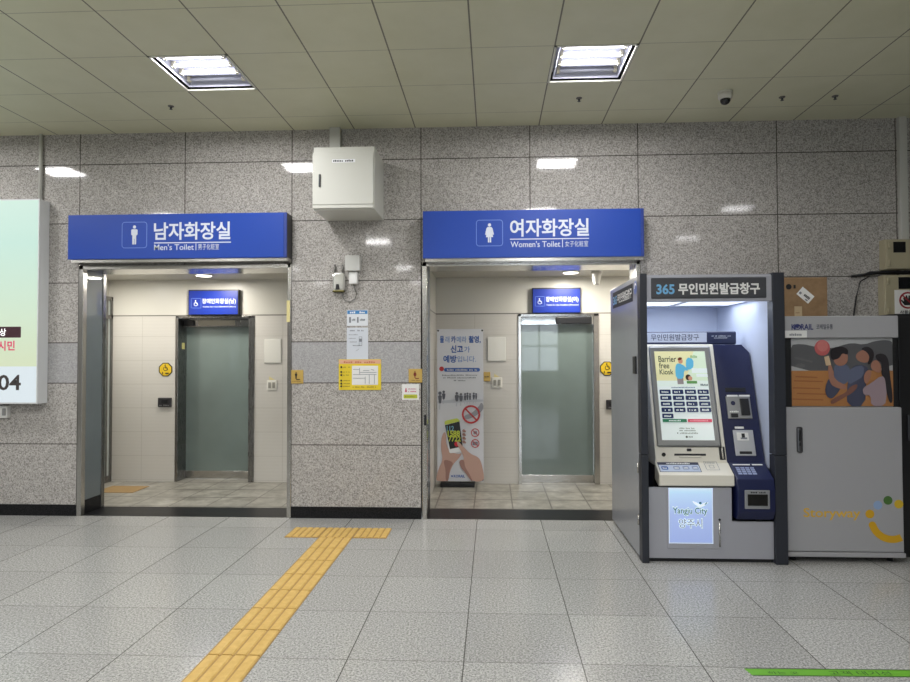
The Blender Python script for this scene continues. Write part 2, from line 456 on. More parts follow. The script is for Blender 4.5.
def accessible_door(n, x0, x1, y, men):
    """sliding frosted door in a stainless frame"""
    f = B()
    f.box(x0, x0+.035, BK-.015, y+.06, 0, DZ, .003).box(x1-.07 if men else x1-.065, x1, BK-.015, y+.06, 0, DZ, .003).box(x0, x1, BK-.015, y+.06, DZ-.03, DZ, .003)
    d = struct('door_%d' % n, f, DSTEEL if men else STEEL)
    gx0, gx1 = x0+.036, x1-.066
    obj('glass_panel', B().box(gx0, gx1, y, y+.02, .10, DZ-.13), FROST, d)
    obj('bottom_rail', B().box(gx0, gx1, y-.008, y+.028, .002, .10, .003), STEEL, d)
    h = obj('operator_box', B().box(gx0, gx1, y-.07, y+.05, DZ-.13, DZ-.032, .004), DSTEEL if men else CHROME, d)
    if men:
        for a, b in ((gx0+.01, gx0+.14), (gx1-.16, gx1-.02)):
            obj('sensor', B().box(a, b, y-.1, y-.07, DZ-.12, DZ-.045, .008), NEARB if a < gx0+.1 else CHROME, h)
        obj('cover_strip', B().box(gx0+.19, gx1-.24, y-.074, y-.069, DZ-.115, DZ-.05), mat('cream_cover', (172, 166, 150), .4), h)
        obj('warning_sticker', B().box(x0+.0352, x0+.0362, 7.68, 7.75, 1.66, 1.74), mat('pale_yellow_sticker', (206, 200, 130), .5), d)
    else:
        obj('sensor', B().box(gx0+.42, gx1-.02, y-.09, y-.07, DZ-.125, DZ-.04, .008), NEARB, h)
    return d
accessible_door(1, DM0, DM1, 7.80, True)
accessible_door(2, DW0, DW1, 7.66, False)

# glazed door on the left of the men's lobby
d3 = struct('door_3', B().box(-4.86, -4.80, 6.75, 6.81, 0, 2.32).box(-4.86, -4.80, 7.565, 7.595, 0, 2.32).box(-4.86, -4.80, 6.75, 7.59, 2.27, 2.32).box(-4.86, -4.80, 6.75, 7.59, 2.04, 2.09).box(-4.86, -4.80, 6.81, 7.57, 0, .08).box(-4.855, -4.805, 7.488, 7.505, .08, 2.27), DSTEEL)
PALEG = frosted('pale_lobby_glass', (206, 214, 212))  # light from the room beyond is put into this paler glass colour
obj('glass_panel', B().box(-4.84, -4.82, 6.8, 7.58, .08, 2.04), PALEG, d3)
obj('transom_glass', B().box(-4.84, -4.82, 6.8, 7.58, 2.09, 2.27), PALEG, d3)
obj('handle', B().tube([(-4.79, 7.20, .8), (-4.74, 7.20, .85), (-4.74, 7.20, 1.35), (-4.79, 7.20, 1.4)], .013), STEEL, d3)

# ------------------------------------------------------------------ ceiling lights
TUBEM = mat('fluorescent_tube', (250, 250, 255), .3, emit=5)
TRIM = mat('light_trim', (226, 226, 214), .4); REFL = mat('reflector_white', (206, 208, 226), .35)
DEAD = mat('unlit_tube', (206, 208, 222), .3); SOCK = mat('lamp_socket', (214, 208, 184), .5)
def ceiling_light(x, y, label, group=None, power=1.0):
    t = thing('ceiling_light', (x, y, CZ), label, 'ceiling light', group)
    o = .30; f = B()
    for a in ((x-o, x+o, y-o, y-o+.016), (x-o, x+o, y+o-.016, y+o), (x-o, x-o+.016, y-o, y+o), (x+o-.016, x+o, y-o, y+o)):
        f.box(*a, CZ-.006, CZ+.004)
    obj('frame', f, TRIM, t)
    s = B(); q = .297
    for a in ((x-q, x+q, y-q, y-q+.004), (x-q, x+q, y+q-.004, y+q), (x-q, x-q+.004, y-q, y+q), (x+q-.004, x+q, y-q, y+q)):
        s.box(*a, CZ+.004, CZ+.10)
    obj('housing', s, NEARB, t)
    i = .262; r = B(); z0, z1 = CZ+.012, CZ+.085
    r.box(x-q, x+q, y-q, y+q, CZ+.085, CZ+.092)
    r.prism([(x-i, z0), (x-i+.004, z0), (x-i+.035, z1), (x-i+.02, z1)], 'y', y-i, y+i)
    r.prism([(x+i, z0), (x+i-.004, z0), (x+i-.035, z1), (x+i-.02, z1)], 'y', y-i, y+i)
    r.prism([(y-i, z0), (y-i+.004, z0), (y-i+.035, z1), (y-i+.02, z1)], 'x', x-i, x+i)
    r.prism([(y+i, z0), (y+i-.004, z0), (y+i-.035, z1), (y+i-.02, z1)], 'x', x-i, x+i)
    for k in range(3):
        yy = y-.126+k*.126
        r.prism([(yy-.03, z1), (yy, z0+.035), (yy+.03, z1)], 'x', x-i+.03, x+i-.03)
    obj('reflector', r, REFL, t)
    for k in range(4):
        yy = y-.19+k*.126
        tb = obj('tube', B().tube([(x-.215, yy, CZ+.042), (x+.215, yy, CZ+.042)], .013, 8), DEAD if k == 3 else TUBEM, t)
        if k < 3:                                   # the light this tube throws down into the hall
            L = bpy.data.lights.new('tube_light', 'AREA'); L.shape = 'RECTANGLE'; L.size = .46; L.size_y = .06
            L.energy = TUBE_W*power; L.color = (1, .99, .98)
            lo = bpy.data.objects.new('tube_light', L); C.objects.link(lo); lo.parent = tb; lo.location = (0, yy-y, .026)
        for sx in (-1, 1):
            obj('socket', B().box(x+sx*.225-.012, x+sx*.225+.012, yy-.016, yy+.016, CZ+.024, CZ+.085, .003), SOCK, tb)
for x, y in cols_lit:
    if (x, y) == (-2.246, 4.7047): ceiling_light(x, y, "recessed fluorescent ceiling light above the men's toilet sign", 'recessed ceiling lights')
    elif (x, y) == (.754, 4.7047): ceiling_light(x, y, "recessed fluorescent ceiling light above the women's toilet sign", 'recessed ceiling lights')
    elif (x, y) == (-5.246, 4.7047): ceiling_light(x, y, 'recessed ceiling light over the advertising lightbox, seen only as a reflection', 'recessed ceiling lights')
    else: ceiling_light(x, y, 'recessed ceiling light further back in the hall, seen only mirrored in granite', 'recessed ceiling lights', .25 if x > 3 else 1.0)

# sprinklers, dome camera
def sprinkler(x, y, label):
    t = thing('sprinkler', (x, y, CZ), label, 'sprinkler', 'ceiling sprinklers')
    obj('escutcheon', B().lathe([(.026, 0), (.026, -.005), (.016, -.010)], (x, y, CZ)), DSTEEL, t)
    obj('nozzle', B().lathe([(.008, -.006), (.008, -.020), (.004, -.026)], (x, y, CZ), seg=12), DGREY, t)
    obj('deflector', B().lathe([(.012, -.027), (.014, -.030)], (x, y, CZ), seg=16), DGREY, t)
sprinkler(-2.844, 5.304, "small ceiling sprinkler above the men's toilet sign")
sprinkler(.754, 5.323, "small ceiling sprinkler above the women's toilet sign")
sprinkler(2.502, 5.394, 'small ceiling sprinkler next to the dome camera on its right')
sprinkler(2.949, 5.397, 'small ceiling sprinkler farthest to the right, above the storage cabinet')
t = thing('dome_camera', (1.972, 5.265, CZ), 'white dome security camera with dark lens on the ceiling', 'security camera')
obj('mounting_ring', B().lathe([(.060, 0), (.062, -.010), (.056, -.016)], (1.972, 5.265, CZ)), TRIM, t)
obj('housing', B().lathe([(.056, -.012), (.058, -.044), (.050, -.062), (.043, -.065)], (1.972, 5.265, CZ)), mat('camera_white', (222, 220, 210), .4), t)
obj('dome', B().lathe([(.043, -.063), (.041, -.080), (.031, -.097), (.016, -.106), (.004, -.108)], (1.972, 5.265, CZ)), mat('smoked_dome', (14, 14, 16), .08, coat=.6), t)

# toilet downlights
LAMP = mat('downlight_glow', (255, 246, 228), .4, emit=6)
def downlight(x, y, label, watts):
    t = thing('downlight', (x, y, TZ), label, 'downlight', 'toilet downlights')
    obj('rim', B().lathe([(.10, 0), (.102, -.008), (.088, -.014)], (x, y, TZ), seg=28), TRIM, t)
    obj('diffuser', B().lathe([(.086, -.010), (.084, -.018), (.05, -.02)], (x, y, TZ), seg=28), LAMP, t)
    L = bpy.data.lights.new('downlight_lamp', 'AREA'); L.shape = 'DISK'; L.size = .16; L.energy = watts; L.color = (1, .95, .86)
    lo = bpy.data.objects.new('downlight_lamp', L); C.objects.link(lo); lo.parent = t; lo.location = (0, 0, -.03)
downlight(-3.40, 7.11, "round ceiling downlight inside the men's toilet lobby", 17)
downlight(.90, 7.14, "round ceiling downlight inside the women's toilet lobby", 17)
downlight(-4.55, 6.85, "round ceiling downlight in the men's lobby hidden behind its left frame", 15)  # extra lamp out of view, put in to fill the lobby with light
downlight(1.95, 6.9, "round ceiling downlight in the women's lobby hidden behind the kiosk", 18)  # likewise an added, unseen lamp that lifts the light in this lobby
t = thing('ceiling_spotlight', (1.19, 7.1, TZ), "white cone shaped spotlight on the women's lobby ceiling", 'spotlight')
obj('canopy', B().lathe([(.05, 0), (.05, -.015)], (1.19, 7.1, TZ)), WHITE, t)
obj('shade', B().lathe([(.062, -.012), (.055, -.05), (.035, -.14), (.03, -.16)], (1.19, 7.1, TZ)), mat('spot_white', (226, 224, 216), .35), t)

# ------------------------------------------------------------------ toilet signs
def man(p, cx, y0, h, m):
    p.disc(cx, y0+h*.92, h*.085, m)
    p.rrect(cx-h*.17, y0+h*.48, cx+h*.17, y0+h*.80, h*.06, m).rect(cx-h*.10, y0+h*.3, cx+h*.10, y0+h*.75, m)
    p.rrect(cx-h*.105, y0, cx-h*.012, y0+h*.5, h*.03, m).rrect(cx+h*.012, y0, cx+h*.105, y0+h*.5, h*.03, m)
def woman(p, cx, y0, h, m):
    p.disc(cx, y0+h*.92, h*.085, m)
    p.poly([(cx-h*.10, y0+h*.81), (cx+h*.10, y0+h*.81), (cx+h*.16, y0+h*.74), (cx+h*.23, y0+h*.42), (cx+h*.17, y0+h*.40), (cx+h*.13, y0+h*.6),
            (cx+h*.19, y0+h*.28), (cx-h*.19, y0+h*.28), (cx-h*.13, y0+h*.6), (cx-h*.17, y0+h*.40), (cx-h*.23, y0+h*.42), (cx-h*.16, y0+h*.74)], m)
    p.rect(cx-h*.085, y0, cx-h*.012, y0+h*.3, m).rect(cx+h*.012, y0, cx+h*.085, y0+h*.3, m)
SILV = mat('sign_silver_letter', (214, 220, 232), .4)
LINE = mat('sign_faint_outline', (112, 140, 214), .4)
def toilet_sign(x0, x1, z0, z1, fy, label, pic, fn, rows):
    t = thing('toilet_sign', ((x0+x1)/2, D, z0), label, 'sign')
    obj('housing', B().box(x0+.004, x1-.0, fy+.02, D, z0+.004, z1-.004), mat('sign_return', (52, 52, 56), .4), t)
    obj('face', B().box(x0, x1-.03, fy, fy+.02, z0, z1, .003), BLUE, t)
    obj('edge_cap', B().box(x1-.03, x1, fy, fy+.02, z0, z1, .003), mat('sign_edge_blue', (40, 62, 140), .4), t)
    obj('bottom_strip', B().box(x0+.02, x1, fy+.022, D-.02, z0-.03, z0+.004), STEEL, t)
    p = Print((0, fy, 0))
    p.rframe(*pic, .03, .006, LINE); fn(p, (pic[0]+pic[2])/2, pic[1]+.035, pic[3]-pic[1]-.07, SILV)
    p.build('pictogram', t)
    p = Print((0, fy, 0))
    for r in rows:
        if r[0] is None: p.rect(*r[1:], SILV)
        else: p.text(r[0], *r[1:5], SILV, r[5])
    p.build('lettering', t)
toilet_sign(-4.119, -1.962, 2.512, 2.944, D-.15, "blue men's toilet sign with white lettering over the left doorway", (-3.581, 2.615, -3.330, 2.870), man,
            [('남자화장실', -3.263, 2.69, -2.512, 2.862, .022), (None, -3.261, 2.658, -2.504, 2.668), ("Men's Toilet", -3.259, 2.592, -2.868, 2.650, .006),
             (None, -2.85, 2.588, -2.843, 2.654), ('男子化粧室', -2.825, 2.592, -2.62, 2.650, .0)])
toilet_sign(-.656, 1.412, 2.488, 2.936, D-.15, "blue women's toilet sign with white lettering over the right doorway", (-.152, 2.596, .101, 2.846), woman,
            [('여자화장실', .167, 2.682, .903, 2.849, .022), (None, .167, 2.655, .903, 2.664), ("Women's Toilet", .172, 2.583, .636, 2.640, .006),
             (None, .653, 2.578, .660, 2.652), ('女子化粧室', .68, 2.583, .895, 2.638, .0)])

def wheelchair(p, cx, cy, s, m):
    p.disc(cx-.05*s, cy+.42*s, .10*s, m)
    p.arc(cx, cy-.12*s, .24*s, .33*s, 120, 400, m)
    p.line((cx-.05*s, cy+.32*s), (cx, cy+.02*s), .11*s, m).line((cx-.02*s, cy+.14*s), (cx+.22*s, cy+.14*s), .07*s, m)
    p.line((cx, cy), (cx+.24*s, cy), .09*s, m).line((cx+.22*s, cy+.02*s), (cx+.36*s, cy-.34*s), .09*s, m)
def access_sign(x0, x1, z0, z1, s, label, sub):
    t = thing('accessible_toilet_sign', ((x0+x1)/2, BK, z0), label, 'sign')
    y = BK-.06
    obj('housing', B().box(x0, x1, y, BK, z0, z1, .004), mat('sign_return', (52, 52, 56)), t)
    obj('face', B().box(x0+.008, x1-.008, y-.006, y+.004, z0+.006, z1-.016, .002), mat('lobby_sign_blue', (16, 46, 146), .4), t)
    w, h = x1-x0, z1-z0
    p = Print((x0, y-.006, z0))
    p.rframe(w*.06, h*.27, w*.26, h*.66, .012, .004, LINE); wheelchair(p, w*.155, h*.46, h*.24, SILV); p.build('pictogram', t)
    p = Print((x0, y-.006, z0)); p.text(s, w*.28, h*.41, w*.95, h*.65, SILV, .015).text(sub, w*.29, h*.28, w*.95, h*.35, SILV, .01); p.build('lettering', t)
access_sign(-3.80, -3.16, 2.083, 2.40, '장애인화장실(남)', "small blue accessible toilet sign above the men's lobby glass door", 'Toilet for the Disabled (Men)')
access_sign(.483, 1.072, 2.08, 2.39, '장애인화장실(여)', "small blue accessible toilet sign above the women's lobby glass door", 'Toilet for the Disabled (Women)')

# ------------------------------------------------------------------ fittings on the lobby walls
YEL = mat('warning_yellow', (226, 190, 40), .45)
def octagon(x, z, label):
    t = thing('octagonal_sign', (x, BK, z), label, 'sign', 'yellow octagonal door signs')
    o8 = lambda r: [(r*math.cos(math.radians(22.5+45*k)), r*math.sin(math.radians(22.5+45*k))) for k in range(8)]
    obj('plate', B().prism([(x+a, z+b) for a, b in o8(.092)], 'y', BK-.006, BK), NEARB, t)
    p = Print((x, BK-.006, z)); p.poly(o8(.08), YEL)
    wheelchair(p, 0, .02, .085, NEARB); p.rect(-.04, -.06, -.03, -.03, NEARB).rect(.0, -.055, .045, -.04, NEARB); p.build('symbol', t)
octagon(-4.115, 1.402, "yellow octagonal wheelchair sign left of the men's lobby glass door")
octagon(1.392, 1.404, "yellow octagonal wheelchair sign right of the women's lobby glass door")
def push_button(x, z, w, label):
    t = thing('door_push_button', (x, BK, z), label, 'push button', 'automatic door buttons')
    obj('housing', B().box(x-w/2, x+w/2, BK-.03, BK, z-.058, z+.058, .008), mat('button_dark', (48, 46, 50), .35), t)
    obj('button', B().box(x-w*.22, x+w*.3, BK-.038, BK-.028, z-.012, z+.042, .006), NEARB, t)
    Print((x-w/2, BK-.0305, z-.058)).scribble(w*.12, .014, w*.88, .034, BEZEL, 7).build('lettering', t)
push_button(-4.115, .99, .17, "dark push button box left of the men's lobby glass door")
push_button(1.435, .967, .12, "dark push button box right of the women's lobby glass door")
def plate(x0, x1, z0, z1, label):
    t = thing('access_panel', ((x0+x1)/2, BK, z0), label, 'wall panel', 'white wall panels')
    obj('panel', B().box(x0, x1, BK-.014, BK, z0, z1, .003), mat('panel_white', (224, 223, 216), .35), t)
    obj('frame', B().box(x0-.006, x1+.006, BK-.006, BK, z0-.006, z1+.006), TRUNK, t)
plate(-2.85, -2.64, 1.485, 1.78, "blank white wall panel right of the men's lobby glass door")
plate(-.06, .16, 1.50, 1.795, "blank white wall panel beside the banner in the women's lobby")
def switch(x, z, label):
    t = thing('switch_plate', (x, BK, z), label, 'switch', 'light switch plates')
    obj('cover', B().box(x-.062, x+.062, BK-.012, BK, z-.062, z+.062, .006), mat('switch_white', (228, 226, 218), .4), t)
    for dx in (-.026, .026):
        obj('rocker', B().box(x+dx-.017, x+dx+.017, BK-.018, BK-.011, z-.036, z+.036, .003), mat('switch_grey', (150, 148, 140), .4), t)
    obj('sticker', B().prism([(x-.036, z+.066), (x+.036, z+.066), (x-.036, z+.11)], 'y', BK-.002, BK), mat('sticker_yellow', (222, 210, 150), .5), t)
switch(-2.755, 1.205, "white switch plate below the wall panel in the men's lobby")
switch(.052, 1.235, "white switch plate below the wall panel in the women's lobby")
t = thing('gold_plaque', (-.075, BK, 1.25), 'small gold plaque half hidden behind the banner edge', 'plaque')
obj('plate', B().box(-.112, -.03, BK-.01, BK, 1.25, 1.365, .003), mat('brass', (200, 168, 92), .35, .15), t)
Print((-.112, BK-.01, 1.25)).scribble(.012, .05, .07, .066, NEARB, 5).build('engraving', t)

# ------------------------------------------------------------------ wall between the doorways
t = thing('rack_cabinet', (-1.365, D, 2.885), 'light grey wall mounted metal cabinet high between the two signs', 'cabinet')
obj('body', B().box(-1.612, -1.055, 5.475, D, 2.885, 3.455, .004), GREYBOX, t)
fr = obj('front_frame', B().box(-1.615, -1.062, 5.455, 5.475, 2.895, 3.40, .003), GREYBOX, t)
dr = obj('door', B().box(-1.612, -1.064, 5.449, 5.457, 2.928, 3.367, .003), GREYBOX, t)
obj('lock', B().box(-1.556, -1.538, 5.440, 5.450, 3.085, 3.20, .004), DGREY, dr)
p = Print((0, 5.4485, 0)); p.rect(-1.435, 3.305, -1.225, 3.335, WHITE).scribble(-1.425, 3.312, -1.24, 3.33, NEARB, 12); p.build('name_sticker', dr)
tag(obj('cable_trunking', B().box(-1.575, -1.47, D-.06, D, 3.456, CZ, .004), TRUNK), 'grey square cable trunking rising from the wall cabinet to ceiling', 'trunking')

t = thing('junction_box', (-1.345, D, 2.385), 'square light grey junction box above the white adapter', 'junction box')
obj('lid', B().box(-1.418, -1.272, D-.085, D-.055, 2.385, 2.535, .008), mat('jbox_grey', (196, 196, 192), .45), t)
obj('body', B().box(-1.414, -1.276, D-.058, D, 2.389, 2.531, .004), mat('jbox_grey', (196, 196, 192)), t)
t = thing('power_adapter', (-1.342, D, 2.262), 'small white plug adapter under the grey junction box', 'adapter')
obj('body', B().box(-1.384, -1.302, D-.06, D, 2.262, 2.38, .010), mat('adapter_white', (230, 230, 228), .4), t)
obj('label', B().box(-1.352, -1.318, D-.0612, D-.0595, 2.285, 2.345), PAPER, t)
cord = [(-1.343, D-.03, 2.262), (-1.335, D-.02, 2.215), (-1.318, D-.012, 2.17), (-1.335, D-.012, 2.12), (-1.38, D-.012, 2.095), (-1.43, D-.012, 2.105), (-1.452, D-.012, 2.14), (-1.455, D-.012, 2.176)]
obj('cord', B().tube(cord, .005, 6), mat('cord_grey', (120, 120, 116), .5), t)
t = thing('wireless_router', (-1.49, D, 2.195), 'shiny chrome twin antenna device beside the junction box', 'router')
obj('body', B().prism([(-1.548, 2.2), (-1.43, 2.2), (-1.425, 2.35), (-1.445, 2.378), (-1.54, 2.378), (-1.55, 2.35)], 'y', D-.05, D, .02), mat('router_silver', (226, 226, 220), .12, .55), t)
obj('foot', B().box(-1.545, -1.432, D-.055, D-.002, 2.185, 2.202, .004), mat('router_olive', (96, 90, 52), .3, .6), t)
obj('port', B().prism([(-1.515, 2.21), (-1.475, 2.21), (-1.482, 2.262), (-1.508, 2.262)], 'y', D-.055, D-.048), NEARB, t)
for x in (-1.53, -1.455):
    obj('antenna', B().tube([(x, D-.02, 2.37), (x, D-.02, 2.455)], .009, 8), DSTEEL, t)

# printed notices
NBLUE = mat('notice_blue', (66, 130, 190), .5); GREYI = mat('grey_ink', (130, 134, 142), .6); PALE = mat('pale_paper', (222, 226, 232), .35)
def sheet(name, x0, x1, z0, z1, m, label, cat, y=D):
    return thing(name, ((x0+x1)/2, y, z0), label, cat), obj
t = thing('notice', (-1.312, D, 1.858), 'small notice with blue header, topmost on the pier wall', 'notice')
obj('sheet', B().box(-1.415, -1.209, D-.003, D, 1.86, 2.014), PALE, t)
p = Print((-1.415, D-.003, 1.86)); p.rect(.004, .115, .202, .150, NBLUE).scribble(.03, .122, .18, .142, WHITE, 8)
p.rect(.022, .03, .04, .085, GREYI).rect(.10, .03, .115, .085, GREYI).scribble(.05, .05, .085, .07, GREYI, 3).scribble(.13, .05, .18, .07, GREYI, 4); p.build('print', t)
t = thing('notice', (-1.312, D, 1.537), 'white laminated notice sheet between blue notice and yellow map', 'notice')
obj('sheet', B().box(-1.416, -1.207, D-.003, D, 1.535, 1.842), mat('laminate', (214, 219, 228), .15, coat=.3), t)
p = Print((-1.416, D-.003, 1.535)); p.scribble(.03, .272, .18, .288, GREYI, 12)
for k, (a, b) in enumerate(((.02, .11), (.02, .09), (.02, .10), (.06, .15))): p.scribble(a, .235-k*.035, b, .243-k*.035, GREYI, 7)
p.frame(.12, .13, .15, .22, .003, GREYI).rect(.12, .17, .15, .20, GREYI).line((.09, .08), (.12, .1), .003, GREYI); p.build('print', t)
t = thing('floor_map', (-1.287, D, 1.237), 'yellow floor plan sign with pinkish top band on the pier', 'map sign')
obj('board', B().box(-1.494, -1.080, D-.005, D, 1.237, 1.534, .001), mat('map_yellow', (232, 206, 50), .45), t)
p = Print((-1.494, D-.005, 1.237)); p.rect(.004, .255, .41, .292, mat('map_salmon', (222, 170, 140), .5)).scribble(.05, .262, .36, .28, mat('map_orange', (200, 120, 80)), 14)
p.rect(.13, .05, .385, .235, PAPER)
for a, b in (((.14, .15), (.37, .15)), ((.205, .15), (.205, .215)), ((.14, .2), (.205, .2)), ((.205, .17), (.37, .17)), ((.14, .115), (.26, .115)), ((.26, .06), (.26, .13)), ((.35, .06), (.35, .15)), ((.30, .06), (.30, .15)), ((.24, .19), (.30, .19)), ((.32, .2), (.35, .19))):
    p.line(a, b, .0045, GREYI)
for z in (.222, .175, .145, .092, .063, .037):
    p.disc(.027, z, .010, NEARB, n=12); p.scribble(.045, z-.004, .115, z+.005, mat('map_olive', (150, 128, 40)), 7)
p.scribble(.14, .025, .37, .036, mat('map_olive', (150, 128, 40)), 20); p.build('print', t)
BRASS = mat('brass', (190, 154, 82))
def plaque(x, z, fn, ink, label):
    t = thing('braille_plaque', (x, D, z-.066), label, 'plaque', 'brass braille plaques')
    obj('plate', B().box(x-.066, x+.066, D-.008, D, z-.066, z+.066, .003), BRASS, t)
    p = Print((x, D-.008, z)); fn(p, -.004, -.02, .066, ink); p.rect(-.002, -.03, .035, -.022, ink); p.scribble(-.045, -.048, .045, -.040, mat('brass_dark', (140, 108, 50)), 10); p.build('engraving', t)
plaque(-1.908, 1.366, man, NEARB, "brass plaque with black male figure right of the men's doorway")
plaque(-.746, 1.375, woman, mat('plaque_red', (120, 36, 20)), "brass plaque with dark red female figure left of the women's doorway")
t = thing('wall_sticker', (-.794, D, 1.142), 'white and lime sticker below the brass female plaque', 'sticker')
obj('sheet', B().box(-.876, -.712, D-.003, D, 1.142, 1.294), PAPER, t)
p = Print((-.876, D-.003, 1.142)); p.rrect(.015, .014, .148, .052, .008, mat('lime_ink', (186, 192, 60))).scribble(.03, .024, .135, .04, mat('lime_dark', (140, 150, 40)), 9)
p.poly([(.026, .075), (.05, .075), (.042, .115), (.034, .115)], mat('pink_ink', (206, 110, 130))).scribble(.06, .075, .14, .088, mat('pink_ink', (206, 110, 130)), 8).scribble(.06, .1, .14, .114, mat('pink_pale', (206, 160, 178)), 8); p.build('print', t)
t = tag(obj('yellow_tag', B().box(-2.006, -1.974, D-.016, D-.0125, 1.90, 2.11), mat('sticker_yellow', (222, 210, 150))), "pale yellow sticker strip on the men's doorway right frame", 'sticker')
tag(obj('door_latch', B().box(-.662, -.638, D-.03, D-.012, .90, 1.0, .004), NEARB), "small black latch on the women's doorway left frame", 'latch')

# ------------------------------------------------------------------ advertising lightbox at the left
LX1 = -4.39
t = thing('advertising_lightbox', (-5.1, D, 1.11), 'tall glowing advertising lightbox on the wall at far left', 'lightbox')
obj('frame', B().box(-6.0, -4.415, 5.80, D, 1.11, 3.112, .004), mat('lightbox_aluminium', (214, 216, 218), .35), t)
def glow(name, stops, strength):
    n = NT(name); z = n.math('DIVIDE', n.math('SUBTRACT', n.ax('Z'), 1.48), 1.6)
    c = n.ramp(z, stops); n.nt.links.new(c, n.p.inputs['Emission Color']); n.p.inputs['Emission Strength'].default_value = strength
    return n.done((96, 104, 98), .3, .3)
G1 = glow('lightbox_print', [(0, (218, 228, 192)), (.3, (214, 234, 208)), (.75, (200, 234, 222)), (1, (210, 238, 226))], .84)
G2 = glow('lightbox_white', [(0, (220, 230, 238)), (1, (220, 230, 238))], .9)
p = Print((0, 5.80, 0)); p.rect(-5.98, 1.125, LX1-.035, 3.10, G1).rect(-5.98, 1.125, LX1-.035, 1.475, G2)
p.rrect(-5.6, 1.755, -4.585, 1.862, .008, mat('maroon_ink', (74, 44, 54), .5))
p.text('상', -4.80, 1.772, -4.735, 1.845, mat('glow_white', (240, 240, 240), .4, emit=.8), .02)
p.text('시민', -4.815, 1.628, -4.645, 1.725, mat('crimson_ink', (206, 52, 100), .5, emit=.35), .025)
p.text('04', -4.808, 1.243, -4.578, 1.394, mat('charcoal_ink', (72, 66, 66), .5), .02)
p.scribble(-5.0, 1.20, -4.81, 1.212, GREYI, 9); p.build('display', t)
tag(obj('conduit_pipe', B().tube([(-4.50, D-.02, 3.112), (-4.50, D-.02, CZ)], .018, 10), TRUNK), 'thin grey conduit pipe rising above the advertising lightbox', 'pipe')
t = thing('wall_socket', (-4.85, D, .965), 'small white socket box below the advertising lightbox', 'socket')
obj('cover', B().box(-4.93, -4.79, D-.05, D, .965, 1.083, .004), mat('adapter_white', (230, 230, 228)), t)
obj('plug', B().box(-4.83, -4.80, D-.064, D-.049, .99, 1.06, .004), mat('plug_grey', (150, 150, 150)), t)

# ------------------------------------------------------------------ banner stand in the women's lobby
BY = 7.35
t = thing('banner_stand', (-.39, BY, 0), "printed anti hidden camera banner on a stand inside the women's doorway", 'banner')
obj('base', B().box(-.63, -.22, BY+.01, BY+.22, 0, .055, .01), NEARB, t)
obj('pole', B().tube([(-.39, BY+.05, .05), (-.39, BY+.04, 1.88)], .012, 10), DGREY, t)
for s in (-1, 1):
    obj('spreader_arm', B().tube([(-.39, BY+.04, 1.1), (-.387+s*.262, BY+.006, 1.865)], .005, 6), DGREY, t)
    obj('spreader_arm', B().tube([(-.39, BY+.04, .9), (-.387+s*.262, BY+.006, .09)], .005, 6), DGREY, t)
bx0, bx1, bz0, bz1 = -.662, -.112, .075, 1.885
cl = obj('banner_cloth', B().box(bx0, bx1, BY, BY+.003, bz0, bz1), mat('banner_white', (218, 220, 226), .5), t)
def bmap(u, v): return ((u-437)/47*(bx1-bx0), (482-v)/153*(bz1-bz0))
p = Print((bx0, BY, bz0), map=bmap, step=.0004)
INKB = mat('banner_blue', (48, 92, 168), .5); INKL = mat('banner_light_blue', (120, 152, 204), .5); SK1 = mat('print_skin', (196, 160, 146), .5)
SK2 = mat('print_skin_shade', (160, 122, 112), .5); RED = mat('ban_red', (186, 50, 56), .5); INKG = mat('crowd_grey', (96, 98, 108), .5); PG = mat('banner_pale_grey', (196, 200, 208), .5)
p.text('몰', 439.8, 343, 444.0, 336, INKB, .03).text('래', 445.4, 342.8, 449.6, 336.4, INKL, .01).text('카', 451.2, 343, 456, 336, INKB, .03).text('메라', 457, 342.8, 467, 336.4, INKL, .01)
p.text('촬영,', 469.2, 343.6, 481.4, 336, INKB, .03)
p.text('신고', 450.7, 353, 463.5, 345.5, INKB, .03).text('가', 464.5, 352.8, 470.5, 346.5, INKL, .01)
p.text('예방', 443.3, 363, 456.8, 355.5, INKB, .03).text('입니다.', 457.5, 362.5, 476.5, 356.3, INKL, .01)
p.rrect(444, 372, 480.5, 368.3, 1.6, INKB).scribble(447, 371.2, 478, 369.2, PG, 22).disc(441.5, 369.2, 2.4, RED)
for y, a, b in ((375.6, 442, 478), (378.2, 443, 478), (381, 454, 466)): p.scribble(a, y+.5, b, y-.7, GREYI, 24 if b-a > 20 else 9)
p.poly([(437.3, 404), (484, 402), (483.5, 400), (462, 399), (437.3, 402)], PG)
for x, y, h, w in ((439.8, 404, 12, 2.4), (443.6, 400, 9, 2.2), (457.0, 402, 9.5, 2.6), (461.2, 402, 8.5, 2.4), (465.4, 401, 7.5, 1.5), (467.8, 400.5, 7.5, 1.4), (470.4, 400.5, 7, 1.4), (474.2, 400, 7, 1.6), (476.6, 400, 6.5, 1.2)):
    w *= 1.4; p.disc(x, y-h*.86, h*.15, INKG, n=10); p.poly([(x-w*.6, y-h*.7), (x+w*.6, y-h*.7), (x+w*.5, y-h*.35), (x+w*.3, y), (x-w*.3, y), (x-w*.5, y-h*.35)], INKG, 1)
    p.line((x, y), (x-.5, y+h*.5), w*.35, PG)
q = lambda a, b: (430+a/7.18, 395+b/7.18)
P_ = lambda L: [q(*z) for z in L]
p.poly(P_([(38, 612), (60, 530), (92, 470), (75, 380), (82, 300), (105, 262), (118, 300), (112, 345), (140, 410), (205, 430), (232, 415), (215, 450), (165, 500), (140, 560), (132, 622), (60, 622)]), SK1, 2)
p.poly(P_([(92, 470), (130, 470), (170, 490), (150, 520), (136, 560), (132, 622), (110, 622), (112, 540)]), SK2, 2)
p.poly(P_([(105, 195), (190, 172), (214, 182), (238, 395), (222, 408), (150, 424), (134, 412)]), WHITE, 1)
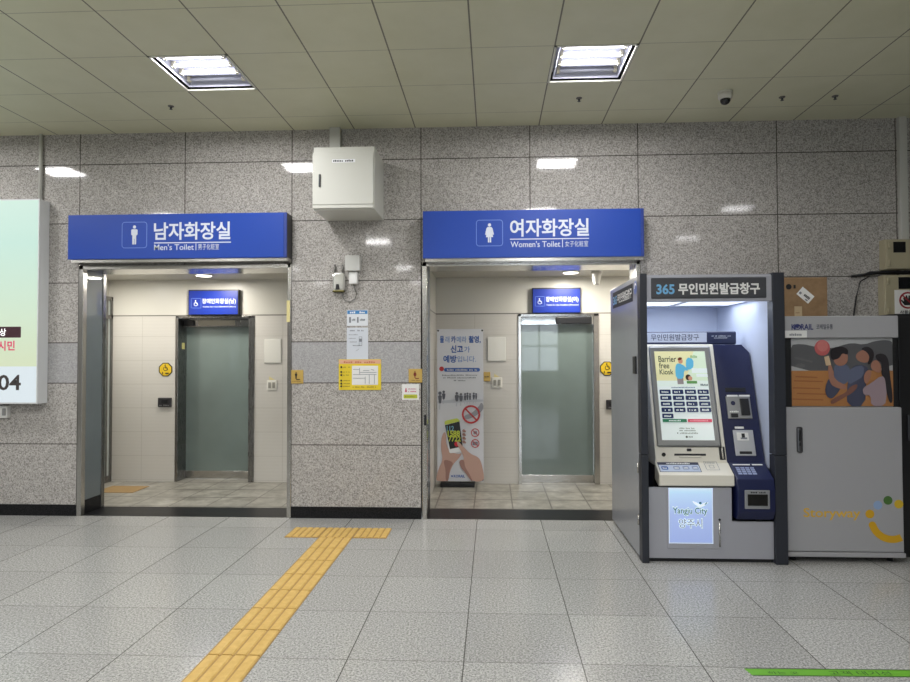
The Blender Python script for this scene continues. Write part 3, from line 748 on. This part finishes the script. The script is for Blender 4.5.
p.poly(P_([(104, 196), (118, 186), (195, 170), (214, 184), (215, 192), (106, 218)]), mat('lime_edge', (200, 212, 90), .5))
p.poly(P_([(107, 220), (213, 192), (236, 372), (143, 392)]), mat('phone_screen', (26, 28, 30), .4))
LIME = mat('lime_digits', (196, 208, 70), .5)
p.text('112', *q(120, 262), *q(172, 225), mat('cyan_digits', (120, 178, 200), .5), .02).text('1588', *q(126, 300), *q(216, 258), LIME, .03).text('7722', *q(132, 338), *q(222, 298), LIME, .03)
p.disc(*q(193, 355), 2.5, mat('call_red', (206, 40, 60), .5))
p.poly(P_([(188, 345), (205, 335), (232, 365), (290, 425), (345, 445), (368, 475), (388, 560), (390, 622), (300, 622), (255, 560), (222, 525), (208, 480), (226, 465), (246, 470), (238, 430)]), SK1, 2)
p.poly(P_([(222, 525), (208, 480), (226, 465), (246, 470), (252, 520), (280, 560), (310, 622), (300, 622), (255, 560)]), SK2, 2)
for y in (255, 282, 308, 335): p.poly(P_([(232, y), (244, y-8), (256, y), (262, y+14), (250, y+16), (236, y+12)]), SK2, 1)
def ban(cx, cy, r):
    p.arc(cx, cy, r*.80, r, 0, 360, RED); p.line((cx-r*.62, cy-r*.62), (cx+r*.62, cy+r*.62), r*.17, RED)
p.poly(P_([(245, 150), (300, 135), (350, 90), (375, 50), (392, 90), (372, 125), (320, 160), (270, 178), (248, 172)]), mat('grey_hand', (150, 152, 160), .5), 1)
ban(*q(297, 142), 9.3); p.rect(*q(315, 282), *q(340, 262), GREYI); ban(*q(327, 273), 4.3); p.rect(*q(308, 362), *q(346, 338), GREYI); ban(*q(327, 350), 4.3)
p.text('KORAIL', *q(170, 594), *q(252, 574), INKB, .03).disc(*q(158, 584), .9, INKB)
p.build('print', cl)
for x in (bx0+.012, bx1-.012):
    for z in (bz0+.02, bz1-.02):
        obj('eyelet', B().lathe([(.011, -.002), (.011, .0)], (x, BY, z), 'y', 12), NEARB, cl)

# ------------------------------------------------------------------ kiosk booth and civil document machine
KF, KB, KZ, K0, K1 = 4.75, 5.935, 2.185, 1.124, 2.196
t = thing('kiosk_booth', ((K0+K1)/2, 5.3, 0), 'grey metal kiosk booth with dark posts and lit ceiling', 'kiosk booth')
sd = obj('left_side_panel', B().box(K0, K0+.03, KF+.06, KB, .02, KZ-.0, .003), KSIDE, t)
obj('right_side_panel', B().box(K1-.03, K1, KF+.06, KB, .02, KZ, .003), KSIDE, t)
obj('back_panel', B().box(K0+.03, K1-.03, KB-.03, KB, .02, KZ), KINNER, t)
for a, b in ((K0+.031, K0+.04), (K1-.085, K1-.031)): obj('inner_lining', B().box(a, b, KF+.07, KB-.03, .7, 2.012), KINNER, t)
obj('roof', B().box(K0+.03, K1-.03, KF+.02, KB-.03, KZ-.03, KZ-.004), KGREY, t)
obj('inner_ceiling', B().box(K0+.04, K1-.075, KF+.06, KB-.03, 2.012, 2.03), KINNER, t)
for x0, x1 in ((K0-.002, K0+.05), (K1-.087, K1+.002)):
    obj('post', B().box(x0, x1, KF-.005, KF+.09, 0, .812, .004).box(x0, x1, KF-.005, KF+.09, .816, KZ+.005, .004), KPOST, t)
hd = obj('header_panel', B().box(K0+.05, K1-.087, KF+.005, KF+.06, 1.975, KZ-.015, .004), KGREY, t)
obj('sign_plate', B().box(1.207, 2.066, KF-.001, KF+.006, 1.998, 2.155, .006), mat('kiosk_sign_charcoal', (66, 67, 72), .4), hd)
p = Print((0, KF-.001, 0)); p.text('365', 1.246, 2.030, 1.383, 2.108, mat('kiosk_cyan', (116, 178, 222), .45), .03).text('무인민원발급창구', 1.410, 2.026, 2.018, 2.114, mat('kiosk_letter_white', (234, 234, 232), .45), .035)
p.build('lettering', hd)
p = Print((K0, 0, 0), U=(0, -1, 0), V=(0, 0, 1))
p.rect(-5.82, 2.0, -4.99, 2.145, mat('side_sign_charcoal', (58, 59, 64), .7, 0, .1)).text('365', -5.79, 2.03, -5.63, 2.11, mat('kiosk_cyan', (116, 178, 222)), .03).text('무인민원발급창구', -5.60, 2.03, -5.03, 2.115, mat('kiosk_letter_white', (234, 234, 232)), .03)
p.disc(-4.90, 2.10, .055, mat('logo_blue', (52, 84, 160), .4)).arc(-4.90, 2.10, .02, .035, 20, 200, WHITE); p.build('side_lettering', sd)
obj('latch', B().box(K0-.012, K0, 4.88, 4.98, 1.42, 1.56, .006), NEARB, sd)
for z in (.30, .70): obj('hinge', B().tube([(K0-.004, KF+.1, z-.04), (K0-.004, KF+.1, z+.04)], .008, 8), STEEL, sd)
KL = mat('kiosk_light_panel', (236, 244, 255), .4, emit=.9)
for x0, x1 in ((1.18, 1.56), (1.62, 2.08)):
    lp = obj('light_panel', B().box(x0, x1, 5.0, 5.56, 2.005, 2.013), KL, t)
    L = bpy.data.lights.new('booth_lamp', 'AREA'); L.shape = 'RECTANGLE'; L.size = x1-x0; L.size_y = .5; L.energy = 2.8; L.color = (.86, .92, 1)
    lo = bpy.data.objects.new('booth_lamp', L); C.objects.link(lo); lo.parent = lp; lo.location = ((x0+x1)/2-1.66, -.02, 1.999)
obj('light_divider', B().box(1.57, 1.61, 4.96, 5.60, 2.002, 2.013), KGREY, t)
# lower front: silver apron with a lit poster window, cut out at the right for the card unit
LY = KF+.03
ap = obj('lower_panel', B().prism([(1.175, .03), (2.108, .03), (2.108, .31), (1.80, .31), (1.80, .562), (1.175, .562)], 'y', LY, LY+.02), KGREY, t)
obj('kick_plate', B().box(1.175, 2.108, LY+.02, LY+.04, 0, .034), NEARB, t)
dr = obj('poster_door', B().box(1.318, 1.712, LY-.006, LY, .105, .562, .002), KGREY, ap)
obj('hinge_bar', B().tube([(1.706, LY-.008, .12), (1.706, LY-.008, .31)], .006, 8), STEEL, dr)
obj('keyhole', B().lathe([(.009, -.004), (.009, 0)], (1.706, LY-.008, .325), 'y', 12), NEARB, dr)
LP = NT('lit_poster'); zz = LP.math('DIVIDE', LP.math('SUBTRACT', LP.ax('Z'), .14), .43)
cc = LP.ramp(zz, [(0, (150, 168, 218)), (.5, (160, 178, 222)), (.9, (180, 208, 238)), (1, (206, 236, 244))])
LP.nt.links.new(cc, LP.p.inputs['Emission Color']); LP.p.inputs['Emission Strength'].default_value = .55; LP.done(cc, .3, .3)
p = Print((1.328, LY-.006, .143)); p.rect(0, 0, .33, .418, LP.m).frame(0, 0, .33, .418, .006, mat('lit_edge', (214, 226, 244), .3, emit=.4))
GRN = mat('poster_green', (46, 128, 108), .5); LW = mat('poster_white', (226, 240, 244), .5, emit=.6)
p.text('Yangju City', .026, .205, .292, .278, LW, .04).text('Yangju City', .03, .21, .288, .272, GRN, .012)
p.poly([(.17, .325), (.20, .29), (.235, .275), (.27, .285), (.305, .32), (.25, .30), (.236, .292), (.222, .302)], LW, 1).disc(.236, .305, .010, mat('poster_teal', (70, 140, 150)))
p.poly([(.262, .292), (.292, .32), (.28, .296)], GRN)
p.text('양주시', .07, .115, .252, .19, LW, .05); p.text('양주시', .074, .119, .248, .186, mat('poster_slate', (84, 100, 124), .5), 0); p.build('lit_poster', dr)

# the machine in the booth
t = thing('civil_document_machine', (1.66, 5.3, .62), 'cream and navy document issuing machine with lit touch screen, inside the booth', 'kiosk machine')
SL = .307
fy = lambda z: 4.90 + (z-.74)*SL                      # its face leans back
obj('cream_body', B().prism([(fy(.70), .70), (fy(1.655), 1.655), (5.6, 1.655), (5.6, .70)], 'x', 1.268, 1.815, .006), KCREAM, t)
obj('plinth', B().box(1.268, 2.05, 4.96, 5.6, .025, .70), NEARB, t)
V = Vector((0, SL, 1)).normalized(); U = Vector((1, 0, 0)); nl = math.sqrt(1+SL*SL)
def face(x, z, off=0): 
    N = U.cross(V); return Vector((x, fy(z), z)) + N*off
def leaned(x0, x1, z0, z1, d, m, name, parent, bev=.004, sink=.002):
    b = B(); b.box(0, x1-x0, -d, sink, 0, (z1-z0)*nl, bev)
    M = Matrix((U, -U.cross(V), V)).transposed().to_4x4(); M.translation = face(x0, z0)
    b.bm.transform(M); return obj(name, b, m, parent)
sc = leaned(1.287, 1.782, .846, 1.638, .016, BEZEL, 'screen_bezel', t, .012)
O = face(1.327, .895, .0165)
def smap(u, v): return (u*.408, v*.698*nl)
p = Print(O, U, V, step=.0004, map=smap)
def em(n, rgb, e=.85): return mat(n, tuple(int(v*.9) for v in rgb), .2, emit=e*.62)
SW = em('screen_white', (224, 234, 232), .9); SY = em('screen_cream', (226, 222, 172), .85); SN = em('screen_navy', (36, 52, 92), .7)
p.rect(0, 0, 1, 1, SW).rect(.0, .62, 1, 1, SY).poly([(.55, .62), (1, .62), (1, 1), (.78, 1)], em('screen_mint', (214, 230, 206), .85)).rect(0, .595, 1, .66, em('screen_pale', (222, 234, 226), .9))
INK = em('screen_ink', (70, 80, 66), .5)
p.text('Barrier', .07, .875, .42, .945, INK, .01).text('free', .07, .80, .27, .868, INK, .01).text('Kiosk', .07, .73, .34, .79, INK, .01)
SB = em('screen_blue', (96, 178, 214)); SS = em('screen_skin', (206, 150, 120), .7)
p.poly([(.40, .62), (.52, .62), (.52, .70), (.40, .70)], em('screen_trousers', (150, 140, 140), .7)).poly([(.38, .68), (.53, .68), (.55, .78), (.63, .77), (.62, .80), (.52, .85), (.42, .86), (.38, .80)], SB, 1)
p.disc(.50, .885, .045, SS, .03).poly([(.44, .905), (.48, .93), (.54, .925), (.53, .905), (.47, .89)], em('screen_hair', (110, 60, 40), .6), 1)
p.poly([(.59, .80), (.63, .78), (.74, .80), (.76, .91), (.62, .93)], SB, 1).disc(.62, .695, .055, em('screen_dark_hair', (70, 52, 44), .6), .035).disc(.655, .685, .04, SS, .025).rrect(.58, .625, .78, .655, .01, em('screen_green', (96, 150, 84), .7))
p.rect(.70, .745, 1, .80, SW).rect(.78, .70, 1, .735, SW).scribble(.70, .92, .86, .955, em('screen_sage', (150, 184, 130), .7), 7).scribble(.84, .60, .99, .622, em('screen_dark', (50, 70, 90), .5), 6)
p.scribble(.27, .573, .73, .588, em('screen_slate', (120, 140, 160), .7), 16)
for r in range(5):
    for c in range(4):
        if r == 4 and c: continue
        x0 = .03+c*.245; z1 = .555-r*.068; p.rrect(x0, z1-.05, x0+.215, z1, .012, SN); p.scribble(x0+.04, z1-.035, x0+.175, z1-.015, SW, 6)
p.rect(.03, .19, .49, .225, em('screen_bar_green', (40, 120, 86), .7)).rect(.51, .19, .97, .225, em('screen_bar_red', (206, 66, 90), .75)).scribble(.15, .20, .38, .216, SW, 8).scribble(.55, .20, .9, .216, em('screen_pink', (236, 150, 164), .8), 14)
for z, a, b in ((.125, .33, .62), (.10, .33, .64), (.072, .28, .68)): p.scribble(a, z-.008, b, z+.006, em('screen_mid', (130, 140, 132), .7), 14)
p.disc(.455, .03, .02, INK, .012).scribble(.49, .024, .60, .038, INK, 4)
p.build('touch_screen', sc)
# controls under the screen
leaned(1.415, 1.658, .782, .797, .004, NEARB, 'document_slot', t, .002)
leaned(1.45, 1.62, .768, .781, .012, KCREAM, 'slot_lip', t, .003)
leaned(1.515, 1.55, .815, .835, .006, NEARB, 'camera', t, .002)
c = face(1.332, .79); obj('headphone_jack', B().lathe([(.016, -.006), (.014, 0)], c, 'y', 16), NEARB, t)
rd = leaned(1.762, 1.806, .752, .85, .004, NEARB, 'card_reader', t, .004)
leaned(1.778, 1.79, .757, .845, .014, STEEL, 'guide', rd, .003)
# tray
ty0, ty1 = 4.775, 4.905
tr = obj('tray', B().prism([(ty1+.01, .742), (ty0, .657), (ty0-.004, .578), (ty0+.03, .565), (ty1+.01, .60)], 'x', 1.262, 1.822, .005), KCREAM, t)
TV = Vector((0, ty1+.01-ty0, .085)).normalized()
p = Print((1.275, ty0+.004, .6605), U, TV, step=.0006)
p.rect(.0, .028, .315, .142, mat('guide_dark', (44, 50, 78), .4)).rect(.005, .032, .31, .108, mat('guide_pale', (188, 200, 222), .4)).scribble(.07, .116, .25, .134, PAPER, 14)
for k, x in enumerate((.02, .11, .18, .25)): p.rrect(x, .052, x+.05, .09, .008, INKB if k == 0 else mat('guide_mid', (140, 154, 186), .4)).scribble(x+.008, .062, x+.042, .078, PAPER, 4)
p.frame(.355, .045, .455, .142, .003, GREYI).scribble(.365, .12, .44, .132, GREYI, 6).frame(.385, .065, .42, .10, .003, GREYI); p.build('guide_sticker', tr)
# navy payment column
nv = obj('payment_column', B().prism([(1.816, .70), (2.10, .70), (2.10, 1.585), (2.045, 1.652), (1.816, 1.652)], 'y', 0, .4), KNAVY, t)
for v in nv.data.vertices:
    wv = v.co + origin(nv); wy = fy(wv.z) if wv.y < .2 else 5.6
    v.co.y = wy - origin(nv).y
leaned(1.868, 2.03, 1.27, 1.303, .004, NEARB, 'receipt_slot', nv)
Print(face(1.90, 1.235, .001), U, V).scribble(0, 0, .07, .008, PG, 6).build('slot_lettering', nv)
cr = leaned(1.862, 2.05, 1.06, 1.235, .012, BEZEL, 'cash_unit', nv)
leaned(1.967, 2.035, 1.085, 1.215, .022, NEARB, 'bill_slot', cr); leaned(1.885, 1.94, 1.07, 1.10, .018, NEARB, 'coin_tray', cr)
Print(face(1.870, 1.108, .0125), U, V).disc(.042, .075, .018, KNAVY).rect(-.0, .128, .085, .142, PAPER).rect(.095, .128, .18, .142, PAPER).scribble(.008, .0, .08, .016, PAPER, 5).build('labels', cr)
ph = leaned(1.885, 2.04, .782, .975, .010, mat('terminal_silver', (188, 190, 196), .3, .5), 'card_terminal', nv)
leaned(1.91, 2.0, .895, .955, .014, PAPER, 'picture_sticker', ph); leaned(1.915, 2.01, .795, .815, .014, NEARB, 'card_slot', ph)
Print(face(1.925, .90, .0145), U, V).rect(.02, .015, .045, .05, NEARB).rect(.01, .005, .06, .018, GREYI).build('pictogram', ph)
leaned(1.905, 1.975, .985, 1.002, .002, PAPER, 'label_strip', nv)
pb = obj('printer_box', B().prism([(fy(.72), .735), (4.738, .635), (4.722, .56), (4.722, .40), (4.76, .33), (4.95, .33), (5.2, .72)], 'x', 1.826, 2.10, .006), KNAVY, t)
PV = Vector((0, fy(.72)-4.738, .10)).normalized()
p = Print((1.835, 4.742, .6395), U, PV, step=.0006)
for r in range(4):
    for k in range(4): p.rect(.02+k*.036, .045+r*.021, .05+k*.036, .061+r*.021, mat('keypad_grey', (150, 160, 196), .4), nk=False)
p.k += 1
p.rect(.01, .145, .14, .158, PAPER).rect(.155, .145, .235, .158, PAPER); p.build('keypad', pb)
fm = obj('outlet_frame', B().box(1.872, 2.056, 4.712, 4.724, .42, .56, .006), mat('outlet_silver', (176, 178, 182), .3, .7), pb)
obj('outlet_slot', B().box(1.892, 2.038, 4.708, 4.714, .445, .53, .003), mat('outlet_black', (16, 15, 14), .25), fm)
Print((1.885, 4.7115, .538)).scribble(.03, 0, .14, .012, NEARB, 9).rect(.015, -.028, .05, -.016, PG).build('label', fm)
# header board behind the machine
hb = obj('header_board', B().box(1.20, 2.045, 5.28, 5.32, 1.655, 1.765, .01), mat('board_navy', (38, 44, 74), .4), t)
p = Print((0, 5.28, 0)); p.rect(1.20, 1.675, 1.80, 1.757, mat('board_grey', (172, 178, 196), .4)).text('무인민원발급창구', 1.335, 1.69, 1.735, 1.744, mat('board_ink', (52, 56, 76), .5), .01)
p.scribble(1.83, 1.723, 2.0, 1.731, PG, 18).scribble(1.86, 1.707, 1.97, 1.715, PG, 12); p.build('lettering', hb)

# ------------------------------------------------------------------ storage cabinet with poster window
SX0, SX1, SY = 2.232, 3.075, 4.82
t = thing('storage_cabinet', ((SX0+SX1)/2, 5.2, 0), 'grey steel storage cabinet with family poster window beside the kiosk', 'cabinet')
SGREY = mat('cabinet_grey', (172, 172, 176), .4, .1, bump=.03)
obj('body', B().box(SX0, SX1, SY+.03, 5.62, .06, 1.855), SGREY, t)
fa = obj('top_fascia', B().box(SX0-.006, SX1-.006, SY-.005, SY+.04, 1.695, 1.862, .006), SGREY, t)
NAVY = mat('logo_navy', (44, 50, 104), .5)
p = Print((0, SY-.005, 0)); p.text('KORAIL', 2.278, 1.757, 2.44, 1.802, NAVY, .03).disc(2.322, 1.78, .026, NAVY, .022).arc(2.322, 1.779, .010, .016, 200, 380, SGREY).text('코레일유통', 2.462, 1.760, 2.585, 1.80, mat('grey_letter', (78, 80, 92), .5), .015)
p.build('lettering', fa)
p = Print((0, SY-.005, 0)); p.rect(2.228, 1.698, 2.392, 1.752, PAPER).scribble(2.262, 1.712, 2.355, 1.732, GREYI, 7); p.build('paper_label', fa)
for a, b in ((2.235, 2.285), (3.04, SX1)): obj('window_edge', B().box(a, b, SY+.02, SY+.034, 1.17, 1.695), NEARB, t)
wx0, wx1, wz0, wz1 = 2.275, 3.045, 1.175, 1.692
def wmap(u, v): return ((u-62)/(812-62)*(wx1-wx0), (650-v)/(650-168)*(wz1-wz0))
p = Print((wx0, SY+.024, wz0), map=wmap, step=.0004)
I = lambda n, rgb: mat('poster_'+n, rgb, .5)
p.rect(62, 650, 812, 168, I('sky', (196, 198, 200)))
p.poly([(62, 215), (150, 205), (260, 230), (380, 240), (450, 215), (520, 200), (600, 215), (690, 185), (780, 180), (812, 200), (812, 410), (62, 410)], I('hill', (100, 101, 104)), 1)
p.rect(62, 650, 812, 398, I('field', (190, 132, 78)))
for a, y, b in ((90, 470, 300), (80, 520, 280), (110, 560, 330), (75, 600, 300), (640, 560, 800), (100, 440, 260)): p.line((a, y), (b, y+6), 9, I('field_dark', (166, 106, 62)))
p.line((95, 305), (225, 335), 14, I('hill_light', (112, 112, 114))).disc(138, 362, 34, I('hill_light', (112, 112, 114)), 16)
p.disc(298, 235, 56, I('balloon', (206, 104, 104))).disc(300, 222, 40, I('balloon_light', (218, 132, 128))).poly([(310, 300), (345, 292), (360, 360), (322, 362)], I('cream', (222, 196, 160)))
SKN = I('skin', (176, 126, 106)); SKD = I('skin_dark', (138, 94, 82)); HAIR = I('hair', (42, 38, 44)); SHIRT = I('shirt', (104, 112, 138)); SHD = I('shirt_dark', (76, 80, 104))
p.poly([(500, 380), (560, 350), (640, 380), (610, 470), (600, 650), (470, 650), (470, 520)], SHD, 1)
p.poly([(540, 470), (590, 440), (600, 360), (520, 370), (470, 420), (480, 500)], SHIRT, 1)
p.poly([(550, 270), (600, 245), (645, 265), (645, 330), (600, 345), (555, 330), (535, 300)], SKN, 2).poly([(570, 245), (620, 222), (665, 250), (672, 300), (640, 355), (620, 350), (640, 300), (615, 262)], HAIR, 2)
p.poly([(500, 505), (555, 490), (530, 545), (430, 600), (360, 640), (345, 615), (400, 580), (460, 555)], SKD, 2)
p.poly([(310, 520), (345, 440), (410, 480), (440, 500), (400, 560), (360, 600), (320, 580)], SHD, 1)
p.poly([(385, 350), (440, 335), (500, 380), (490, 460), (450, 500), (390, 490), (372, 420)], SHIRT, 1)
p.poly([(370, 260), (430, 250), (480, 270), (480, 340), (430, 370), (380, 350)], SKN, 2).poly([(355, 240), (430, 222), (485, 245), (480, 290), (440, 270), (420, 310), (365, 325), (352, 290)], HAIR, 2)
p.poly([(330, 360), (365, 355), (375, 460), (470, 505), (465, 535), (390, 520), (345, 490)], SKN, 2)
p.poly([(655, 330), (690, 320), (720, 360), (715, 420), (660, 400), (640, 370)], SKN, 2)
p.poly([(580, 520), (640, 490), (720, 430), (760, 460), (755, 560), (740, 650), (640, 650), (640, 570), (590, 575)], I('dress', (170, 150, 158)), 1)
p.poly([(595, 420), (625, 390), (650, 400), (640, 450), (610, 500), (590, 470)], SKN, 2)
p.poly([(672, 290), (720, 272), (770, 300), (778, 420), (800, 600), (780, 640), (752, 560), (745, 450), (715, 430), (725, 340), (690, 325)], HAIR, 2)
p.build('poster', t)
gl = bpy.data.materials.new('poster_acrylic'); gl.use_nodes = True; gt = gl.node_tree
tr_ = gt.nodes.new('ShaderNodeBsdfTransparent'); go = gt.nodes.new('ShaderNodeBsdfGlossy'); go.inputs['Roughness'].default_value = .06
mx_ = gt.nodes.new('ShaderNodeMixShader')
mx_.inputs[0].default_value = .06; gt.links.new(tr_.outputs[0], mx_.inputs[1]); gt.links.new(go.outputs[0], mx_.inputs[2])
gt.links.new(mx_.outputs[0], gt.nodes['Material Output'].inputs[0])
obj('acrylic_pane', B().box(wx0-.005, wx1+.005, SY+.004, SY+.007, wz0-.005, wz1+.01), gl, t)
ld = obj('door', B().box(SX0-.004, SX1+.006, SY-.006, SY+.03, .082, 1.168, .006), SGREY, t)
hn = obj('handle', B().box(2.302, 2.342, SY-.016, SY-.006, .826, 1.02, .012, 3), mat('handle_grey', (104, 104, 108), .3, .7), ld)
Print((2.302, SY-.0162, .826)).scribble(.012, .05, .03, .075, NEARB, 2).rect(.012, .09, .028, .17, NEARB).build('lock', hn)
YW = mat('logo_yellow', (220, 176, 60), .5)
p = Print((0, SY-.006, 0)); p.text('Storyway', 2.345, .318, 2.765, .408, YW, .016); p.build('lettering', ld)
p = Print((0, SY-.006, 0)); P2 = lambda a, b: (2.343+(a-804)*.0073, .411-(b-508)*.0074)
YD = mat('logo_gold', (212, 164, 30), .5)
for a, b, m in ((871.2, 514, YD), (879.3, 505, mat('logo_sky', (150, 176, 214), .5)), (889.5, 500, mat('logo_green', (72, 112, 52), .5)), (900.2, 503.7, mat('logo_lemon', (214, 180, 50), .5))): p.disc(*P2(a, b), .033, m)
cx, cz = P2(893, 519.5); p.arc(cx, cz, .120, .174, 196, 297, YD).disc(cx-.149*math.cos(math.radians(16)), cz-.149*math.sin(math.radians(16)), .027, YD); p.build('smile_logo', ld)
obj('bottom_lip', B().box(SX0-.02, SX1+.01, SY-.018, SY+.03, .044, .078, .003), SGREY, t)
for x in (SX0+.06, SX1-.06):
    for y in (SY+.06, 5.56): obj('foot', B().lathe([(.022, 0), (.022, .045), (.014, .06)], (x, y, 0), 'z', 14), NEARB, t)

t = thing('black_metal_cabinet', (3.5, 5.3, 0), 'black metal cabinet cut off at the right photo edge', 'cabinet')
obj('body', B().box(3.135, 3.9, 4.96, 5.92, .0, 1.885, .005), mat('black_enamel', (28, 28, 31), .4), t)
obj('door', B().box(3.15, 3.885, 4.945, 4.962, .06, 1.86, .004), mat('black_enamel', (28, 28, 31)), t)
obj('handle', B().box(3.20, 3.215, 4.925, 4.946, .9, 1.1, .004), DGREY, t)

t = thing('cardboard_box', (2.62, 5.62, 1.86), 'brown cardboard box with white shipping label on top of the storage cabinet', 'box')
z0 = 1.857
obj('carton', B().box(2.36, 2.885, 5.45, 5.62, z0, 2.228, .003), CARTON, t)
obj('flap', B().prism([(5.45, 2.228), (5.452, 2.236), (5.62, 2.240), (5.62, 2.229)], 'x', 2.36, 2.885), CARTON, t)
p = Print((2.69, 5.45, 2.085), U=Vector((.75, 0, -.66)), V=Vector((.66, 0, .75))); p.rect(-.055, -.038, .075, .045, PAPER).scribble(.0, -.01, .06, .015, NEARB, 5).rect(-.045, -.02, -.025, .0, GREYI).rect(.03, -.03, .055, -.018, GREYI); p.build('shipping_label', t)
Print((2.605, 5.45, 1.865)).rect(0, 0, .065, .12, mat('tape_tan', (190, 168, 134), .4)).scribble(.01, .02, .055, .03, CARTON, 4).scribble(.01, .06, .055, .07, CARTON, 4).build('tape', t)
Print((2.50, 5.45, 2.12)).rect(.0, .02, .02, .05, NEARB).disc(.06, .035, .024, NEARB).rect(.10, .02, .118, .05, NEARB).build('printed_marks', t)

# meter boxes on the wall at the right
def meter_box(x0, x1, z0, z1, label, wx0, wx1, wz0, wz1):
    fy_ = 5.84
    t = thing('meter_box', ((x0+x1)/2, D, z0), label, 'electrical box')
    obj('body', B().box(x0, x1, fy_+.012, D, z0, z1, .004), BEIGE, t)
    d = obj('door', B().box(x0+.008, x1-.004, fy_, fy_+.014, z0+.006, z1-.006, .004), BEIGE, t)
    obj('viewing_window', B().box(wx0, wx1, fy_-.003, fy_+.002, wz0, wz1, .002), mat('window_dark', (24, 25, 28), .1), d)
    for z in (z0+.06, z1-.06): obj('hinge', B().tube([(x0+.03, fy_-.003, z-.03), (x0+.03, fy_-.003, z+.03)], .008, 8), BEIGE, d)
meter_box(3.622, 3.90, 2.352, 2.63, 'beige electrical meter box, the upper of the pair at right', 3.69, 3.80, 2.505, 2.605)
meter_box(3.606, 3.94, 1.90, 2.30, 'beige electrical meter box, lower one carrying the hand sign', 3.73, 3.845, 2.168, 2.278)
t = thing('no_touch_sign', (3.78, 5.83, 1.905), 'white sign with a crossed out hand in front of the lower meter box', 'sign')
obj('plate', B().box(3.69, 3.90, 5.831, 5.8365, 1.905, 2.158, .001), PAPER, t)
p = Print((3.69, 5.831, 1.905)); cx, cz = .115, .158
p.poly([(cx-.03, cz-.045), (cx+.03, cz-.045), (cx+.04, cz-.01), (cx+.045, cz+.03), (cx+.03, cz+.03), (cx+.026, cz+.006), (cx+.02, cz+.045), (cx+.006, cz+.045), (cx+.003, cz+.01), (cx-.006, cz+.048), (cx-.02, cz+.044), (cx-.018, cz+.006), (cx-.03, cz+.03), (cx-.042, cz+.024), (cx-.034, cz-.01), (cx-.058, cz+.008), (cx-.062, cz-.004)], NEARB)
p.arc(cx, cz, .062, .078, 0, 360, mat('sign_red', (150, 34, 48), .5)).line((cx-.048, cz+.048), (cx+.048, cz-.048), .013, mat('sign_red', (150, 34, 48)))
p.text('사용금지', .04, .035, .19, .068, NEARB, .03).scribble(.05, .012, .18, .022, GREYI, 10); p.build('print', t)
tag(obj('cable_bundle', B().tube([(3.36, D-.016, 2.30), (3.50, D-.02, 2.318), (3.60, D-.03, 2.326), (3.95, D-.04, 2.326)], .012, 8).tube([(3.46, D-.02, 2.31), (3.52, D-.03, 2.335), (3.62, D-.06, 2.33), (3.95, D-.07, 2.33)], .010, 8).tube([(3.52, D-.02, 2.30), (3.44, D-.012, 2.25), (3.40, D-.012, 2.10), (3.37, D-.012, 1.9), (3.36, D-.012, 1.6)], .006, 6), NEARB), 'black cables running between the two beige meter boxes', 'cable')
tag(obj('conduit_pipe', B().box(3.80, 3.872, D-.045, D, 2.63, CZ, .006), TRUNK), 'light grey conduit rising from the upper beige meter box', 'pipe')

# ------------------------------------------------------------------ floor markings
GROOVE = mat('tactile_groove_shade_dirt', (168, 134, 74), .6)  # groove shading, with some dirt, painted into the slab's darker ochre
def tac(x0, x1, y0, y1, label, along):
    n = 4 if along == 'y' else 5; g = .011
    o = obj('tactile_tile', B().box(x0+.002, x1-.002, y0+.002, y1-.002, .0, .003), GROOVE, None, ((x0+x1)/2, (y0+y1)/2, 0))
    tag(o, label, 'tactile tile', 'yellow tactile paving tiles')
    b = B(); w = (x1-x0-.008)/n
    for k in range(n):
        c0, c1 = x0+.004+k*w+g/2, x0+.004+(k+1)*w-g/2
        b.prism([(c0, .003), (c0+.006, .008), (c1-.006, .008), (c1, .003)], 'y', y0+.006, y1-.006)
    obj('raised_ribs', b, TACT, o)
for k, nm in enumerate(('left end', 'middle', 'right end')):
    tac(-1.81+k*.298, -1.81+(k+1)*.298, 5.297, 5.597, 'yellow ribbed tactile tile, %s of the crossbar near the wall' % nm, 'x')
for k, nm in enumerate('first second third fourth fifth sixth seventh eighth ninth'.split()):
    y1 = 5.297-k*.2985; tac(-1.508, -1.212, y1-.2985, y1, 'yellow tactile tile, %s from the crossbar along the path' % nm, 'y')
tag(obj('tactile_mat', B().box(-4.60, -4.14, 6.95, 7.30, 0, .006, .002), mat('tactile_brown', (164, 134, 88), .55)), "brownish yellow tactile pad inside the men's toilet doorway", 'tactile tile')
GT = mat('green_tape', (104, 170, 48), .45)
p = Print((1.25, 3.118, .0), U=(1, .022, 0), V=(-.022, 1, 0), step=.0004)
p.poly([(.015, -.002), (1.3, -.002), (1.3, .066), (.0, .066)], GT)
GI = mat('tape_ink', (34, 70, 30), .5)
p.text('하는 곳', .10, .014, .25, .040, GI, .0).text('고객 대기선', .40, .012, .70, .050, GI, .0)
p.line((0, .066), (1.3, .066), .004, GI).line((.015, 0), (1.3, 0), .004, GI)
tag(p.build('floor_tape', None, (1.9, 3.15, 0)), 'green floor tape strip with dark lettering at the bottom right', 'floor tape')
